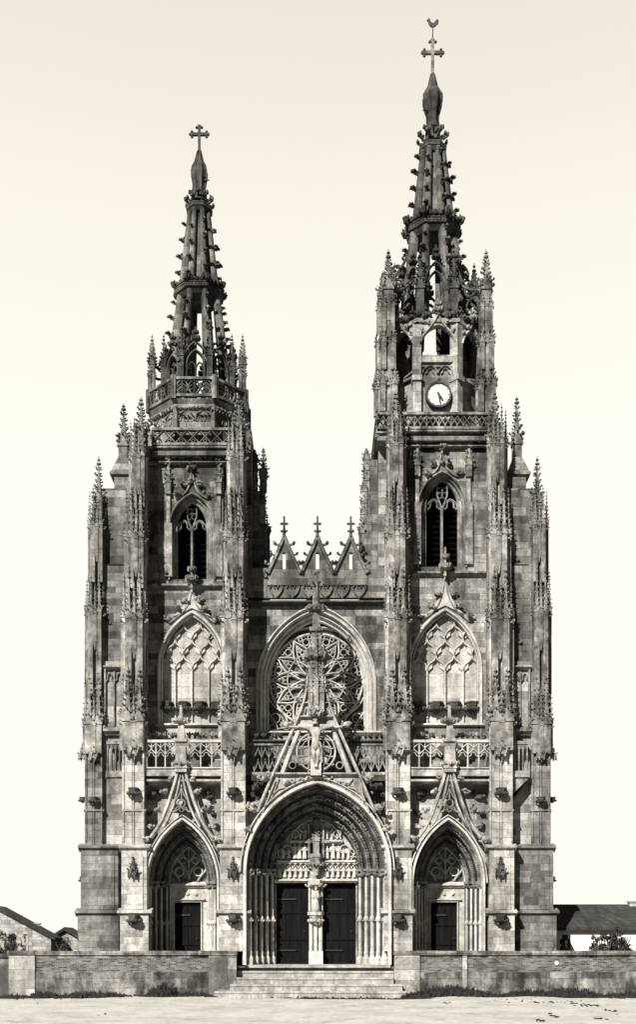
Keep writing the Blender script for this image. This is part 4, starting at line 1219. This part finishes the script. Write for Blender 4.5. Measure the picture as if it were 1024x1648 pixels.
def skin_figure(name, joints, edges, mat, parent, lvl=2):
    me = bpy.data.meshes.new(name); me.from_pydata([tuple(c*P for c in j[0]) for j in joints], edges, [])
    o = bpy.data.objects.new(name, me); col.objects.link(o); o.parent = parent
    o.modifiers.new('skin', 'SKIN'); sv = me.skin_vertices[0].data if me.skin_vertices else None
    if sv is None:
        bpy.context.view_layer.objects.active = o
    for i, j in enumerate(joints):
        r = j[1]*P; me.skin_vertices[0].data[i].radius = (r, r)
    me.skin_vertices[0].data[0].use_root = True
    s = o.modifiers.new('sub', 'SUBSURF'); s.levels = lvl; s.render_levels = lvl
    me.materials.append(M[mat]); return o
# robed mother with child on the trumeau
x, yy, _ = q(508.5, 0, 60); z0 = Z_(1467, 60); h = 42
mb = MB()
mb.lathe(x, yy, [(7, z0), (6.4, z0+6), (5.2, z0+16), (4.6, z0+22), (5.6, z0+28), (6.0, z0+31), (3.6, z0+34), (2.0, z0+35)], 12)
for k in range(9):
    a = pi+pi*k/8; mb.tube([(x+6.6*cos(a), yy+6.6*sin(a), z0), (x+5*cos(a+.1), yy+5*sin(a+.1), z0+14), (x+4.4*cos(a), yy+4.4*sin(a), z0+24)], .8, 4)
blob(mb, x, yy-.5, z0+38, 2.7, 2.8, 3.6, ICO2)
blob(mb, x, yy-3.2, z0+37.6, .5, .8, .8)
mb.tube([(x-5.4, yy, z0+31), (x-6.6, yy-2, z0+25), (x-2, yy-5.5, z0+24)], 1, 6, [2, 1.7, 1.2]); mb.tube([(x+5.4, yy, z0+31), (x+6.8, yy-2.5, z0+25), (x+3, yy-6, z0+23)], 1, 6, [2, 1.7, 1.2])
st = mb.build('statue', 'pale', GP, True)
mb = MB(); mb.lathe(x+3.6, yy-5, [(2.4, z0+22), (2.2, z0+27), (2.5, z0+30), (1, z0+31.5)], 8); blob(mb, x+3.6, yy-5.4, z0+33.4, 1.7, 1.7, 2.1, ICO2)
mb.tube([(x+2, yy-6, z0+29.5), (x, yy-7, z0+31)], .8, 5); mb.build('child_statue', 'pale', st, True)
mb = MB(); mb.ngon(x, yy, z0+40.6, 2.6, z0+43.4, 3.4, 8); 
for k in range(6): blob(mb, x+3.2*cos(k*pi/3), yy+3.2*sin(k*pi/3), z0+44, .8)
mb.build('crown', 'pale', st)

# great gable
def great_gable():
    gb = MB(); yg = -14; gx = 509
    for s_ in (-1, 1):
        e = [(gx+s_*112, 1330), (gx+s_*95, 1306), (gx+s_*70, 1246), (gx+s_*37, 1172)]
        up = bez((gx+s_*37, 1172), (gx+s_*26, 1146), (gx+s_*18, 1128), (gx+s_*14, 1096), 8)
        gb.bar(e[1:]+up[1:], 5.5, yg, 11); gb.bar([(gx+s_*54, 1243), (gx+s_*28, 1175)], 8.5, yg+2, 9)
        gb.bar([(gx+s_*86, 1306), (gx+s_*66, 1256)], 3.5, yg+2, 8)
        gb.bar([(gx+s_*52, 1262), (gx+s_*60, 1252), (gx+s_*72, 1285)], 2.4, yg+3, 7)
        gb.bar(bez((gx+s_*76, 1292), (gx+s_*70, 1270), (gx+s_*56, 1264), (gx+s_*46, 1268)), 2.4, yg+3, 7)
        for (dx, py, sz) in ((100, 1300, 13), (82, 1252, 13), (48, 1166, 9), (28, 1128, 9), (20, 1104, 8), (112, 1334, 9)):
            leafball(gb, *q(gx+s_*dx, py, yg+6), sz, 10)
        for k in range(5): leafball(gb, *q(gx+s_*(14+8*k), 1252+k*2.2, yg+4), 6, 7)
        gb.bar([(gx+s_*12, 1172), (gx+s_*12, 1243)], 3, yg+2, 8)
    gb.bar([(gx-66, 1244), (gx+66, 1244)], 4, yg-1, 10); gb.bar([(gx-42, 1169), (gx+42, 1169)], 5, yg-2, 11)
    gb.bar([(gx-29, 1152), (gx+29, 1152)], 2.6, yg, 9); gb.bar([(gx-20, 1130), (gx+20, 1130)], 2.6, yg, 9)
    for k in range(5): gb.bar(trefoil(gx-16+8*k, 1147, 4, 8, 8), 1.6, yg+2, 6)
    gb.bar(circ(gx, 1209, 31, 30), 3.6, yg+1, 8, True); gb.bar(circ(gx, 1209, 24, 26), 2, yg+2, 6, True)
    for s_ in (-1, 1):
        for py in (1190, 1203, 1216, 1229): gb.bar(bez((gx+s_*10, py), (gx+s_*18, py-4), (gx+s_*20, py+4), (gx+s_*29, py)), 2.2, yg+2, 6)
        gb.bar(circ(gx+s_*38, 1231, 5.5, 10), 2, yg+2, 6, True)
    # solid spandrel between arch and lower bar; solid upper gable panel
    A = arch(511, 1400, 118, 146, 22)
    top = [p for p in A if p[1] < 1300]
    gb.prismP(top + [(gx+70, 1247), (gx-70, 1247)], yg+6, yg+11)
    gb.prismP([(gx-34, 1169), (gx+34, 1169), (gx+22, 1140), (gx+13, 1092), (gx-13, 1092), (gx-22, 1140)], yg+6, yg+13)
    o = gb.build('great_gable', 'carve2', GP)
    # crowning pinnacle
    p = MB(); x, yy, _ = q(gx, 0, yg+8)
    p.ngon(x, yy, Z_(1118, yg), 17, Z_(1062, yg), 14, 4, pi/4); p.ngon(x, yy, Z_(1062, yg), 12, Z_(1012, yg), 10, 4, pi/4)
    for s_ in (-1, 1):
        pinn(p, x+s_*9, yy-9, Z_(1150, yg), 7.5, 118, .3, 10, .5); pinn(p, x+s_*8, yy+8, Z_(1112, yg), 7, 74, .42, 6, .5)
    pinn(p, x, yy-12, Z_(1142, yg), 7, 128, .35, 9, .5)
    p.ngon(x, yy, Z_(1015, yg), 15, Z_(1009, yg), 15, 4, pi/4)
    p.ngon(x, yy, Z_(1008, yg), 9, Z_(972, yg), 6, 4, pi/4)
    for py, n, sz in ((1056, 8, 15), (1048, 8, 12), (976, 8, 10), (935, 6, 6)):
        for k in range(n): a = k*2*pi/n; crocket(p, x+6*cos(a), yy+6*sin(a), Z_(py, yg)-4, a, sz)
    p.ngon(x, yy, Z_(972, yg), 6, Z_(938, yg), 5, 6); p.ngon(x, yy, Z_(938, yg), 3, Z_(918, yg), 2.5, 6)
    leafball(p, x, yy, Z_(920, yg), 6, 8)
    p.build('crowning_pinnacle', 'carve', GP)
    # canopy above the figure
    canopy(509, 1150, yg-4, 18, 16, GP)
    # cross and crucified figure
    c = MB(); c.boxP(505.5, 511.5, 1150, 1247, yg-2, yg+2); c.boxP(480, 538, 1165, 1171, yg-1.6, yg+1.6); c.boxP(500, 517, 1222, 1247, yg-6, yg)
    c.build('stone_cross', 'pale', GP)
    f = yg-6; X0 = X_(508.5, f)
    def z(py): return Z_(py, f)
    J = [((X0, f, z(1196)), 6.2), ((X0, f-.6, z(1186)), 5.2), ((X0, f-1, z(1177)), 6.6), ((X0-.4, f-1, z(1170)), 3.0), ((X0-.8, f-2.6, z(1164.5)), 3.6), ((X0-1.2, f-2.4, z(1159.5)), 3.3),
         ((X0-8, f, z(1173)), 3.2), ((X0-17, f+1, z(1170)), 2.6), ((X0-26, f+1.5, z(1168)), 1.9), ((X0-29, f+1.2, z(1167.5)), 1.6),
         ((X0+8, f, z(1173)), 3.2), ((X0+17, f+1, z(1170)), 2.6), ((X0+26, f+1.5, z(1168)), 1.9), ((X0+29, f+1.2, z(1167.5)), 1.6),
         ((X0-3.4, f-.6, z(1203)), 4.4), ((X0-3.2, f-4, z(1215)), 3.2), ((X0-1.8, f-1, z(1230)), 2.2), ((X0-1.4, f-4, z(1235)), 1.8),
         ((X0+3.4, f-.6, z(1203)), 4.4), ((X0+3.6, f-4, z(1215)), 3.2), ((X0+1.6, f-1.4, z(1230)), 2.2), ((X0+1.2, f-4.6, z(1235)), 1.8)]
    E = [(0,1),(1,2),(2,3),(3,4),(4,5),(2,6),(6,7),(7,8),(8,9),(2,10),(10,11),(11,12),(12,13),(0,14),(14,15),(15,16),(16,17),(0,18),(18,19),(19,20),(20,21)]
    s = skin_figure('crucified_statue', J, E, 'carve2', GP)
    s['label'] = 'carved crucified figure with outstretched arms and loincloth'
    m = MB(); m.lathe(X0, f-.3, [(5.6, z(1207)), (6.9, z(1203)), (6.8, z(1197)), (6.2, z(1194))], 10)
    m.tube([(X0+6, f-2, z(1194)), (X0+8.4, f-3, z(1200)), (X0+8, f-3, z(1209))], 1, 5, [1.6, 1.8, 1.0]); m.build('loincloth', 'carve', s, True)
    m = MB(); blob(m, X0-1, f-.6, z(1159.6), 4.0, 3.6, 3.9, ICO2, .08); m.tube([(X0-4, f-1.5, z(1162)), (X0-4.4, f-1.8, z(1170))], 1.3, 5); m.tube([(X0+2, f-1.5, z(1162)), (X0+2.8, f-1.8, z(1170))], 1.3, 5); m.build('hair', 'carve', s, True)
great_gable()
# leafy corners beside the great arch
for (px, py, sz) in ((412, 1268, 15), (420, 1290, 12), (404, 1300, 10), (606, 1268, 15), (600, 1290, 12), (614, 1300, 10), (404, 1280, 9), (616, 1280, 9)):
    lf = MB(); leafball(lf, *q(px, py, 26), sz, 10); lf.build('leaf_carving', 'crust', GP)

# nave body behind the front (low, hidden roof)
mb = MB(); mb.box(X_(330, 240), X_(694, 240), 252, 1100, 46, Z_(1080, 240)); mb.build('nave_wall', 'wall', church)
mb = MB(); z = Z_(1080, 240); mb.prism([(X_(326, 240), z), (X_(698, 240), z), (0, z+150)], 254, 1104); mb.build('nave_roof', 'slate', church)

# ------------------------------------------------------------------ terrace, wall, steps, ground
def sand():
    m, nt, b = mat_new('pale_dusty_ground'); geo = N(nt, 'ShaderNodeNewGeometry'); pos = geo.outputs['Position']
    base = ramp(nt, noise(nt, pos, .55, 7, .62), [(.34, wt(.30)), (.5, wt(.39)), (.7, wt(.45))])
    base = mixc(nt, 'MULTIPLY', .6, base, ramp(nt, noise(nt, pos, 4.0, 8, .7), [(.3, .55), (.55, 1.05)]))
    base = mixc(nt, 'MULTIPLY', .45, base, ramp(nt, noise(nt, pos, .7, 6, .6), [(.30, .4), (.42, 1.0)]))
    nt.links.new(base, b.inputs['Base Color'])
    bp = N(nt, 'ShaderNodeBump'); bp.inputs['Strength'].default_value = .6; bp.inputs['Distance'].default_value = .06
    nt.links.new(noise(nt, pos, 6, 8, .7), bp.inputs['Height']); nt.links.new(bp.outputs[0], b.inputs['Normal']); return m
M['sand'] = sand()
def brickmat():
    m, nt, b = mat_new('old_thin_brick'); geo = N(nt, 'ShaderNodeNewGeometry'); pos = geo.outputs['Position']
    sp = N(nt, 'ShaderNodeSeparateXYZ'); nt.links.new(pos, sp.inputs[0]); cb = N(nt, 'ShaderNodeCombineXYZ')
    nt.links.new(mth(nt, 'ADD', sp.outputs[0], sp.outputs[1]), cb.inputs[0]); nt.links.new(sp.outputs[2], cb.inputs[1])
    br = N(nt, 'ShaderNodeTexBrick'); nt.links.new(cb.outputs[0], br.inputs['Vector']); br.inputs['Scale'].default_value = 1
    br.inputs['Brick Width'].default_value = .26; br.inputs['Row Height'].default_value = .085; br.inputs['Mortar Size'].default_value = .010
    br.inputs['Color1'].default_value = (*wt(.025), 1); br.inputs['Color2'].default_value = (*wt(.17), 1); br.inputs['Mortar'].default_value = (*wt(.20), 1)
    c = mixc(nt, 'MULTIPLY', .75, br.outputs['Color'], ramp(nt, noise(nt, pos, 1.0, 8, .7), [(.36, .3), (.58, 1.1)]))
    nt.links.new(c, b.inputs['Base Color'])
    bp = N(nt, 'ShaderNodeBump'); bp.inputs['Distance'].default_value = .03; bp.invert = True
    nt.links.new(br.outputs['Fac'], bp.inputs['Height']); nt.links.new(bp.outputs[0], b.inputs['Normal']); return m
M['brick'] = brickmat()
M['lowwall'] = stone('terrace_wall_stone', .07, .34, stain=.95, thr=(.40, .60), bw=1.7, rh=.55, sscale=1.1)
M['unseen_dark_ground'] = plain('bounce_cut_dark', .05, .95, .5, 1.0)
M['dirt'] = plain('terrace_earth', .05, .95, .4, 2.0)

# ground: one gently uneven sheet to the horizon
import bisect
mb = MB()
xs = [-60000, -20000, -6000, -2500] + [-1200+i*40 for i in range(61)] + [2500, 6000, 20000, 60000]
ys = [-6000, -3000] + [-1900+i*50 for i in range(30)] + [-400+i*16 for i in range(24)] + [0, 400, 1500, 6000, 20000, 60000]
def gz(x, y):
    if y > -20 or abs(x) > 1400 or y < -1700: return 0
    return 1.6*sin(x*.013+y*.021)+1.0*sin(x*.05-y*.037)+.5*sin(x*.11+y*.09) - 1.2
vs = [(x, y, gz(x, y)) for y in ys for x in xs]; nx = len(xs)
mb.add(vs, [(j*nx+i, j*nx+i+1, (j+1)*nx+i+1, (j+1)*nx+i) for j in range(len(ys)-1) for i in range(nx-1)])
tag(mb.build('ground', 'sand', None, True), kind='structure')
YW = -70
mb = MB(); mb.box(-9000, 9000, -9000, -860, -3, .4); tag(mb.build('unseen_dark_ground', 'unseen_dark_ground'), kind='structure')  # dark sheets added out of view to cut ground bounce onto the facade
for sx in (-1, 1): mb = MB(); mb.box(min(sx*760, sx*9000), max(sx*760, sx*9000), -859, -90, -3, .4); tag(mb.build('unseen_dark_ground', 'unseen_dark_ground'), kind='structure')
mb = MB(); mb.box(-498, -127, YW+12, 900, -2, 46); mb.box(-127, 126, -12, 900, -2, 45.6); mb.box(126, 1300, YW+12, 900, -2, 46.2)
tag(mb.build('terrace', 'dirt'), kind='structure')

def terrace_wall(px0, px1, piers, label, side):
    root = empty('terrace_wall', (X_((px0+px1)/2, YW), YW, 0)); tag(root, label, 'wall', 'terrace walls either side of the steps')
    def fin(mb, n, m):
        mb.v = [(a-X_((px0+px1)/2, YW), b-YW, c) for a, b, c in mb.v]; return mb.build(n, m, root)
    m1 = MB(); m1.boxP(px0, px1, 1564, 1612, YW, YW+14); m1.boxP(px0, px1, 1536, 1541, YW+.6, YW+14); fin(m1, 'wall_base', 'lowwall')
    m2 = MB(); m2.boxP(px0, px1, 1541, 1564, YW+1.2, YW+14); fin(m2, 'brick_band', 'brick')
    m3 = MB()
    px = px0-3
    while px < px1+2:
        w = random.uniform(28, 52); e = min(px+w, px1+3); o_ = random.uniform(-1.1, 1.1)
        m3.boxP(px+.3, e-.3, 1529.5+o_*.5, 1536, YW-3+o_, YW+17); px = e
    fin(m3, 'coping', 'lowwall')
    for (a, c) in piers:
        m4 = MB(); m4.boxP(a, c, 1537, 1612, YW-2, YW+15); fin(m4, 'pier', 'base')
terrace_wall(14, 379, [(14, 56), (336, 380.5)], 'low brick and stone terrace wall left of the steps with a broad pier at each end', -1)
terrace_wall(637, 1210, [(635.5, 676), (745, 752)], 'long low brick and stone terrace wall running right from the steps', 1)
# short return wall at far left
root = empty('side_wall', (X_(2, -40), -40, 0)); tag(root, 'low dark side wall at the far left end of the terrace', 'wall')
mb = MB(); mb.box(-260, 12, 6, 22, -2, 60); mb.build('wall_body', 'lowwall', root)
mb = MB(); mb.box(-262, 13, 3, 25, 60, 66); mb.build('coping', 'crust', root)
# white plate on the right wall
mb = MB(); x, y, z = q(896, 1549, YW); mb2 = MB(); dial(mb2, 0, -1.2, 0, 3.4, 2, 20); o = mb2.build('plate', 'dial'); o.location = (x*P, y*P, z*P)
tag(o, 'small round white plate fixed to the brick band of the terrace wall', 'plate')
# steps
root = empty('stone_steps', (0, -60, 0)); tag(root, 'broad worn stone steps leading up to the central doors', 'steps')
M['step'] = stone('worn_step_stone', .24, .44, blocks=False, stain=.5, sscale=1.2)
ST = [(345, 672, 1594.5, 1612, -112), (370, 648, 1583.5, 1595.5, -94), (381, 634, 1572.5, 1585, -76), (381, 634, 1562, 1573, -56), (384, 632, 1556.5, 1563, -28)]
for i, (a, c, t, b_, y) in enumerate(ST):
    mb = MB(); zt = Z_(t, y); zb = -2 if i == 0 else Z_(ST[i-1][2], ST[i-1][4])
    k = a
    while k < c:
        e = min(c, k+random.uniform(50, 95)); 
        if c-e < 25: e = c
        yk_ = y+60+random.uniform(-.6, .6); zk_ = zt+random.uniform(-.3, .3)
        mb.box(X_(k, y)+.2, X_(e, y)-.2, yk_, min(y+95, -2)+60, zb-.3, zk_-4)
        mb.profX([(yk_-.5, zk_-3.9), (yk_-1.3, zk_-2.4), (yk_-1.0, zk_-.6), (yk_-.3, zk_), (min(y+95, -2)+60, zk_), (min(y+95, -2)+60, zk_-3.9)], X_(k, y)+.12, X_(e, y)-.12)
        k = e
    mb.build('step', 'step', root)
mb = MB(); zt = Z_(1551, 60); mb.box(X_(400, 60), X_(622, 60), 20, 160, 44, zt); mb.build('door_sill', 'step', root)

# weeds at the wall foot
M['weed'] = plain('dark_weeds', .018, .9, .5, 3.0)
def weeds():
    mb = MB()
    zones = [(-500, -440, .5, 6), (-450, -390, 1.0, 9), (-400, -285, 1.1, 10), (-300, -235, .4, 6), (-262, -215, 2.2, 19), (-225, -150, 1.3, 9), (126, 200, 1.6, 13), (150, 262, 1.9, 17), (200, 290, 1.0, 10), (280, 380, 1.5, 12), (330, 440, 1.6, 14), (430, 520, .8, 9), (-168, 160, .10, 4)]
    for x0, x1, dens, hh in zones:
        n = int((x1-x0)*dens*16)
        for _ in range(n):
            t = random.random(); x = lerp(x0, x1, t)
            bulge = (.35+.65*sin(pi*t))
            steps = -170 < x < 168
            y0 = (-114 if steps else -74) - abs(random.gauss(0, 1))*8*bulge*(0.3 if steps else 1)
            h = hh*bulge*random.uniform(.35, 1.0)*(1 if random.random() < .9 else 1.5); a = random.uniform(0, 2*pi); l = random.uniform(.1, .7)*h
            dx, dy = cos(a), sin(a)*.7; w = random.uniform(.7, 1.8)
            if y0+dy*l > -72 and not steps: dy = -abs(dy)
            z0 = -2.5
            mb.add([(x-w, y0, z0), (x+w, y0, z0), (x+dx*l*.5+w*.8, y0+dy*l*.5, z0+h*.75), (x+dx*l*.5-w*.8, y0+dy*l*.5, z0+h*.75), (x+dx*l, y0+dy*l, z0+h)], [(0,1,2,3), (3,2,4)])
    return mb.build('weeds', 'weed')
tag(weeds(), 'dark weeds and grass growing along the foot of the terrace wall', 'weeds', kind='stuff')
def litter():
    mb = MB()
    for (px, py, n, sp, sz) in ((95, 1604, 14, 10, 2.5), (30, 1606, 8, 8, 2), (190, 1601, 20, 40, 2.5), (130, 1602, 16, 26, 2.5), (885, 1610, 34, 50, 2.0), (940, 1613, 22, 26, 2.4), (830, 1608, 14, 40, 1.5), (890, 1632, 7, 8, 2.4), (985, 1626, 8, 6, 2.0), (965, 1638, 6, 5, 2), (870, 1641, 6, 8, 2), (165, 1630, 3, 4, 1.6), (60, 1614, 3, 4, 1.6), (720, 1616, 5, 6, 1.6), (960, 1605, 30, 50, 2.0)):
        Yc = D*HZ/(py-HY) - D
        for _ in range(n):
            x = X_(px+random.gauss(0, .5)*sp, Yc); y = Yc+random.gauss(0, 14)
            if y > -84: y = -84-random.random()*10
            blob(mb, x, y, gz(x, y)+.3, sz*random.uniform(.5, 1.3), sz*random.uniform(.8, 2.2), sz*random.uniform(.25, .6), None, .3)
    return mb.build('clods', 'weed')
tag(litter(), 'dark clods of turf and dung scattered over the pale ground', 'clods', kind='stuff')
def pebbles():
    mb = MB()
    for _ in range(900):
        y = -110-random.random()**1.5*700; x = random.uniform(-560, 560)
        s_ = random.uniform(.25, .9)
        blob(mb, x, y, gz(x, y)+.1, s_*1.3, s_, s_*.6, None, .25)
    return mb.build('pebbles', 'sand')
tag(pebbles(), 'loose pale pebbles strewn across the ground before the steps', 'pebbles', kind='stuff')

# ------------------------------------------------------------------ houses, shrubs
M['rubble'] = stone('rubble_house_wall', .16, .46, stain=.5, bw=.45, rh=.24, speck=.6)
M['tile'] = stone('dark_roof_tile', .02, .055, stain=.4, bw=.3, rh=.2, speck=.5)
M['leaf'] = plain('dark_foliage', .05, .8, .55, 1.5); M['bark'] = plain('bark', .06, .9, .4)
def house(name, label, cat, X0, X1, Y0, Y1, eave, ridge, wallm, gable_front, extra=None):
    cx, cy = (X0+X1)/2, (Y0+Y1)/2
    r = empty(name, (cx, cy, 0)); tag(r, label, cat); hx, hy = (X1-X0)/2, (Y1-Y0)/2
    w = MB(); w.box(-hx, hx, -hy, hy, 0, eave)
    rf = MB(); t = 5
    if gable_front:
        w.prism([(-hx, eave), (hx, eave), (0, ridge)], -hy, hy)
        for s_ in (-1, 1): rf.prism([(s_*(hx+9), eave-4), (0, ridge+.5), (0, ridge+t+2), (s_*(hx+9), eave+t-4)], -hy-7, hy+7)
    else:
        w.profX([(-hy, eave), (hy, eave), (0, ridge)], -hx, hx)
        for s_ in (-1, 1): rf.profX([(s_*(hy+9), eave-4), (0, ridge+.5), (0, ridge+t+2), (s_*(hy+9), eave+t-4)], -hx-7, hx+7)
    wall = w.build('wall', wallm, r); roof = rf.build('roof', 'tile', r)
    return r, wall, roof
def chim(roof, x, y, z0, z1, w, d, n=1):
    m = MB(); m.box(x-w/2, x+w/2, y-d/2, y+d/2, z0, z1); m.box(x-w/2-1.5, x+w/2+1.5, y-d/2-1.5, y+d/2+1.5, z1, z1+3)
    c = m.build('chimney', 'rubble', roof)
    return c
def win(wall, x, y, z0, z1, w):
    m = MB(); m.box(x-w/2, x+w/2, y-1.5, y+1, z0, z1); f = m.build('window', 'iron', wall)
    m = MB(); m.box(x-w/2-2, x+w/2+2, y-3, y+1, z0-3, z0); m.build('sill', 'pale', f)
# left: big gabled rubble house, ridge out of frame, and a small gabled shed beside the church
r, w, rf = house('stone_house', 'rubble stone house with a long sloping roof beside the small shed', 'house', X_(-90, 260), X_(82, 260), 260, 310, Z_(1509, 260), Z_(1463, 260), 'rubble', True)
for dx in (58, 66, 44): chim(rf, dx, 14, Z_(1509, 300), Z_(1487 if dx != 44 else 1486, 300), 5, 6)
win(w, -6, -25, 66, 92, 16)
r, w, rf = house('stone_shed', 'small stone shed with a pitched roof between the house and the church', 'shed', X_(84, 330), X_(126, 330), 330, 390, Z_(1510, 330), Z_(1497, 330), 'rubble', True)
m = MB(); m.box(-8, 8, -31.5, -28, 0, 74); m.build('door', 'door', w)
r, w, rf = house('white_house', 'long low white house under a dark tiled roof', 'house', X_(894, 100), X_(1130, 100), 100, 220, Z_(1493, 100), Z_(1460, 130), 'stucco', False)
chim(rf, X_(1018, 160)-X_(1012, 100), 0, Z_(1462, 160), Z_(1452, 160), 13, 12)
for dx in (-106, -26, 30, 80): win(w, dx, -60, 72, 98, 14)
def shrub(name, label, cat, X, Y, z0, h, rx, n, group=None):
    r = empty(name, (X, Y, z0)); tag(r, label, cat, group)
    t = MB(); t.tube([(0, 0, -2), (1, 0, h*.35), (-1, 1, h*.7)], 1, 6, [2.6, 2, .8])
    for k in range(4): a = k*1.7; t.tube([(0, 0, h*.3), (rx*.5*cos(a), rx*.4*sin(a), h*.6), (rx*.7*cos(a), rx*.6*sin(a), h*.8)], 1, 4, [1.3, .9, .4])
    t.build('trunk', 'bark', r)
    f = MB(); lobes = [(random.uniform(-.6, .6)*rx, random.uniform(-.5, .5)*rx, random.uniform(.25, .85)*h, random.uniform(.28, .5)*rx) for _ in range(9)]
    for _ in range(n):
        lx, ly, lz, lr = random.choice(lobes); v = Vector((random.gauss(0, 1), random.gauss(0, 1), random.gauss(0, 1))).normalized()*lr*random.random()**.4
        c = Vector((lx, ly, lz))+v; a = Vector((random.gauss(0, 1), random.gauss(0, 1), random.gauss(0, 1))).normalized(); b = a.cross(Vector((.3, .5, .8))).normalized(); s_ = random.uniform(1.2, 2.8)
        f.add([tuple(c-a*s_), tuple(c+b*s_*.5), tuple(c+a*s_), tuple(c-b*s_*.5)], [(0, 1, 2, 3)])
    f.build('foliage', 'leaf', r)
shrub('bush', 'dark rounded bush standing before the rubble stone house', 'bush', X_(8, 120), 120, 46, Z_(1490, 120)-46, 24, 1500)
shrub('small_tree', 'small dark tree standing against the rubble house wall', 'tree', X_(40, 160), 160, 46, Z_(1496, 160)-46, 10, 500)
shrub('bush', 'low bush before the small stone shed', 'bush', X_(102, 260), 260, 46, Z_(1507, 260)-46, 20, 900)
for (px, pt, rx, n, lb) in ((908, 1503, 8, 350, 'slim dark shrub close beside the church in front of the white house'), (962, 1490, 14, 700, 'leafy shrub in front of the bright white wall section'), (980, 1492, 14, 800, 'dark shrub with thin top between its two neighbours before the white house'), (1004, 1486, 20, 1200, 'largest dark shrub of the row before the white house')):
    shrub('shrub', lb, 'shrub', X_(px, 72), 72, 46, Z_(pt, 72)-46, rx, n, 'shrubs before the white house')
# small stone cross in the yard at left
mb = MB(); mb.box(-2.2, 2.2, -2, 2, 0, 50); mb.box(-8, -2.2, -1.8, 1.8, 34, 38.5); mb.box(2.2, 8, -1.8, 1.8, 34, 38.5); mb.box(-6, 6, -5, 5, -2, 6)
o = mb.build('grave_cross', 'pale'); o.location = (X_(44, 90)*P, 90*P, 46*P); tag(o, 'small pale stone cross standing before the rubble stone house', 'cross')

# ------------------------------------------------------------------ light, sky, camera
BACK_SKY, SKY = 4.85, .085
sc = bpy.context.scene
AZ, EL = R(29), R(36)         # sun to the left of the camera axis
d = Vector((-sin(AZ)*cos(EL), -cos(AZ)*cos(EL), sin(EL)))
ld = bpy.data.lights.new('sun', 'SUN'); ld.energy = 5.0; ld.angle = R(0.5); ld.color = (1, .965, .90)
lo = bpy.data.objects.new('sun', ld); col.objects.link(lo); lo.rotation_euler = d.to_track_quat('Z', 'Y').to_euler(); lo.location = (-30, -40, 60)
w = bpy.data.worlds.new('World'); sc.world = w; w.use_nodes = True; nt = w.node_tree; bg = nt.nodes['Background']
sky = nt.nodes.new('ShaderNodeTexSky'); sky.sky_type = 'NISHITA'; sky.sun_disc = False; sky.sun_elevation = EL; sky.sun_rotation = math.atan2(d.x, d.y)
sky.dust_density = 4.0; sky.air_density = 1.0; sky.ozone_density = 1.0
hs = nt.nodes.new('ShaderNodeHueSaturation'); hs.inputs['Saturation'].default_value = 0.0
nt.links.new(sky.outputs[0], hs.inputs['Color'])
# made-up sky: bright behind the church, Nishita dimmed elsewhere to keep facade shade dark
tc = nt.nodes.new('ShaderNodeTexCoord'); sp = nt.nodes.new('ShaderNodeSeparateXYZ'); nt.links.new(tc.outputs['Generated'], sp.inputs[0])
cl = noise(nt, tc.outputs['Generated'], 1.3, 4, .5, 2.0)
e = mth(nt, 'ADD', sp.outputs[1], mth(nt, 'MULTIPLY', mth(nt, 'SUBTRACT', cl, .5), .12))
back_mask = ramp(nt, e, [(0.30, 0.0), (0.62, 1.0)])
hgt = ramp(nt, sp.outputs[2], [(0.0, 1.0), (0.42, 1.0), (0.54, .95), (0.65, .84), (0.9, .5)])
hgt = mixc(nt, 'MULTIPLY', 1.0, hgt, ramp(nt, cl, [(.3, .985), (.7, 1.015)]))
sk = mixc(nt, 'MULTIPLY', 1.0, hs.outputs['Color'], (SKY,)*3)
hgt = mixc(nt, 'MULTIPLY', 1.0, hgt, (BACK_SKY,)*3)
tot = mixc(nt, 'MIX', back_mask, sk, hgt)
wm = ramp(nt, sp.outputs[2], [(0.36, (1.0, .985, .90)), (.64, (1.0, .935, .825))])
nt.links.new(mixc(nt, 'MULTIPLY', 1.0, tot, wm), bg.inputs['Color']); bg.inputs['Strength'].default_value = 0.10

cam = bpy.data.cameras.new('camera'); co = bpy.data.objects.new('camera', cam); col.objects.link(co); sc.camera = co
co.location = (0, -D*P, HZ*P); co.rotation_euler = (R(90), 0, 0)
cam.sensor_fit = 'HORIZONTAL'; cam.sensor_width = 36; cam.lens = 36*D/1024
cam.shift_x = 0.0; cam.shift_y = (HY-824)/1024
cam.clip_start = 1; cam.clip_end = 6000
sc.view_settings.view_transform = 'Standard'; sc.view_settings.look = 'None'; sc.view_settings.gamma = 1; sc.view_settings.exposure = 1.08
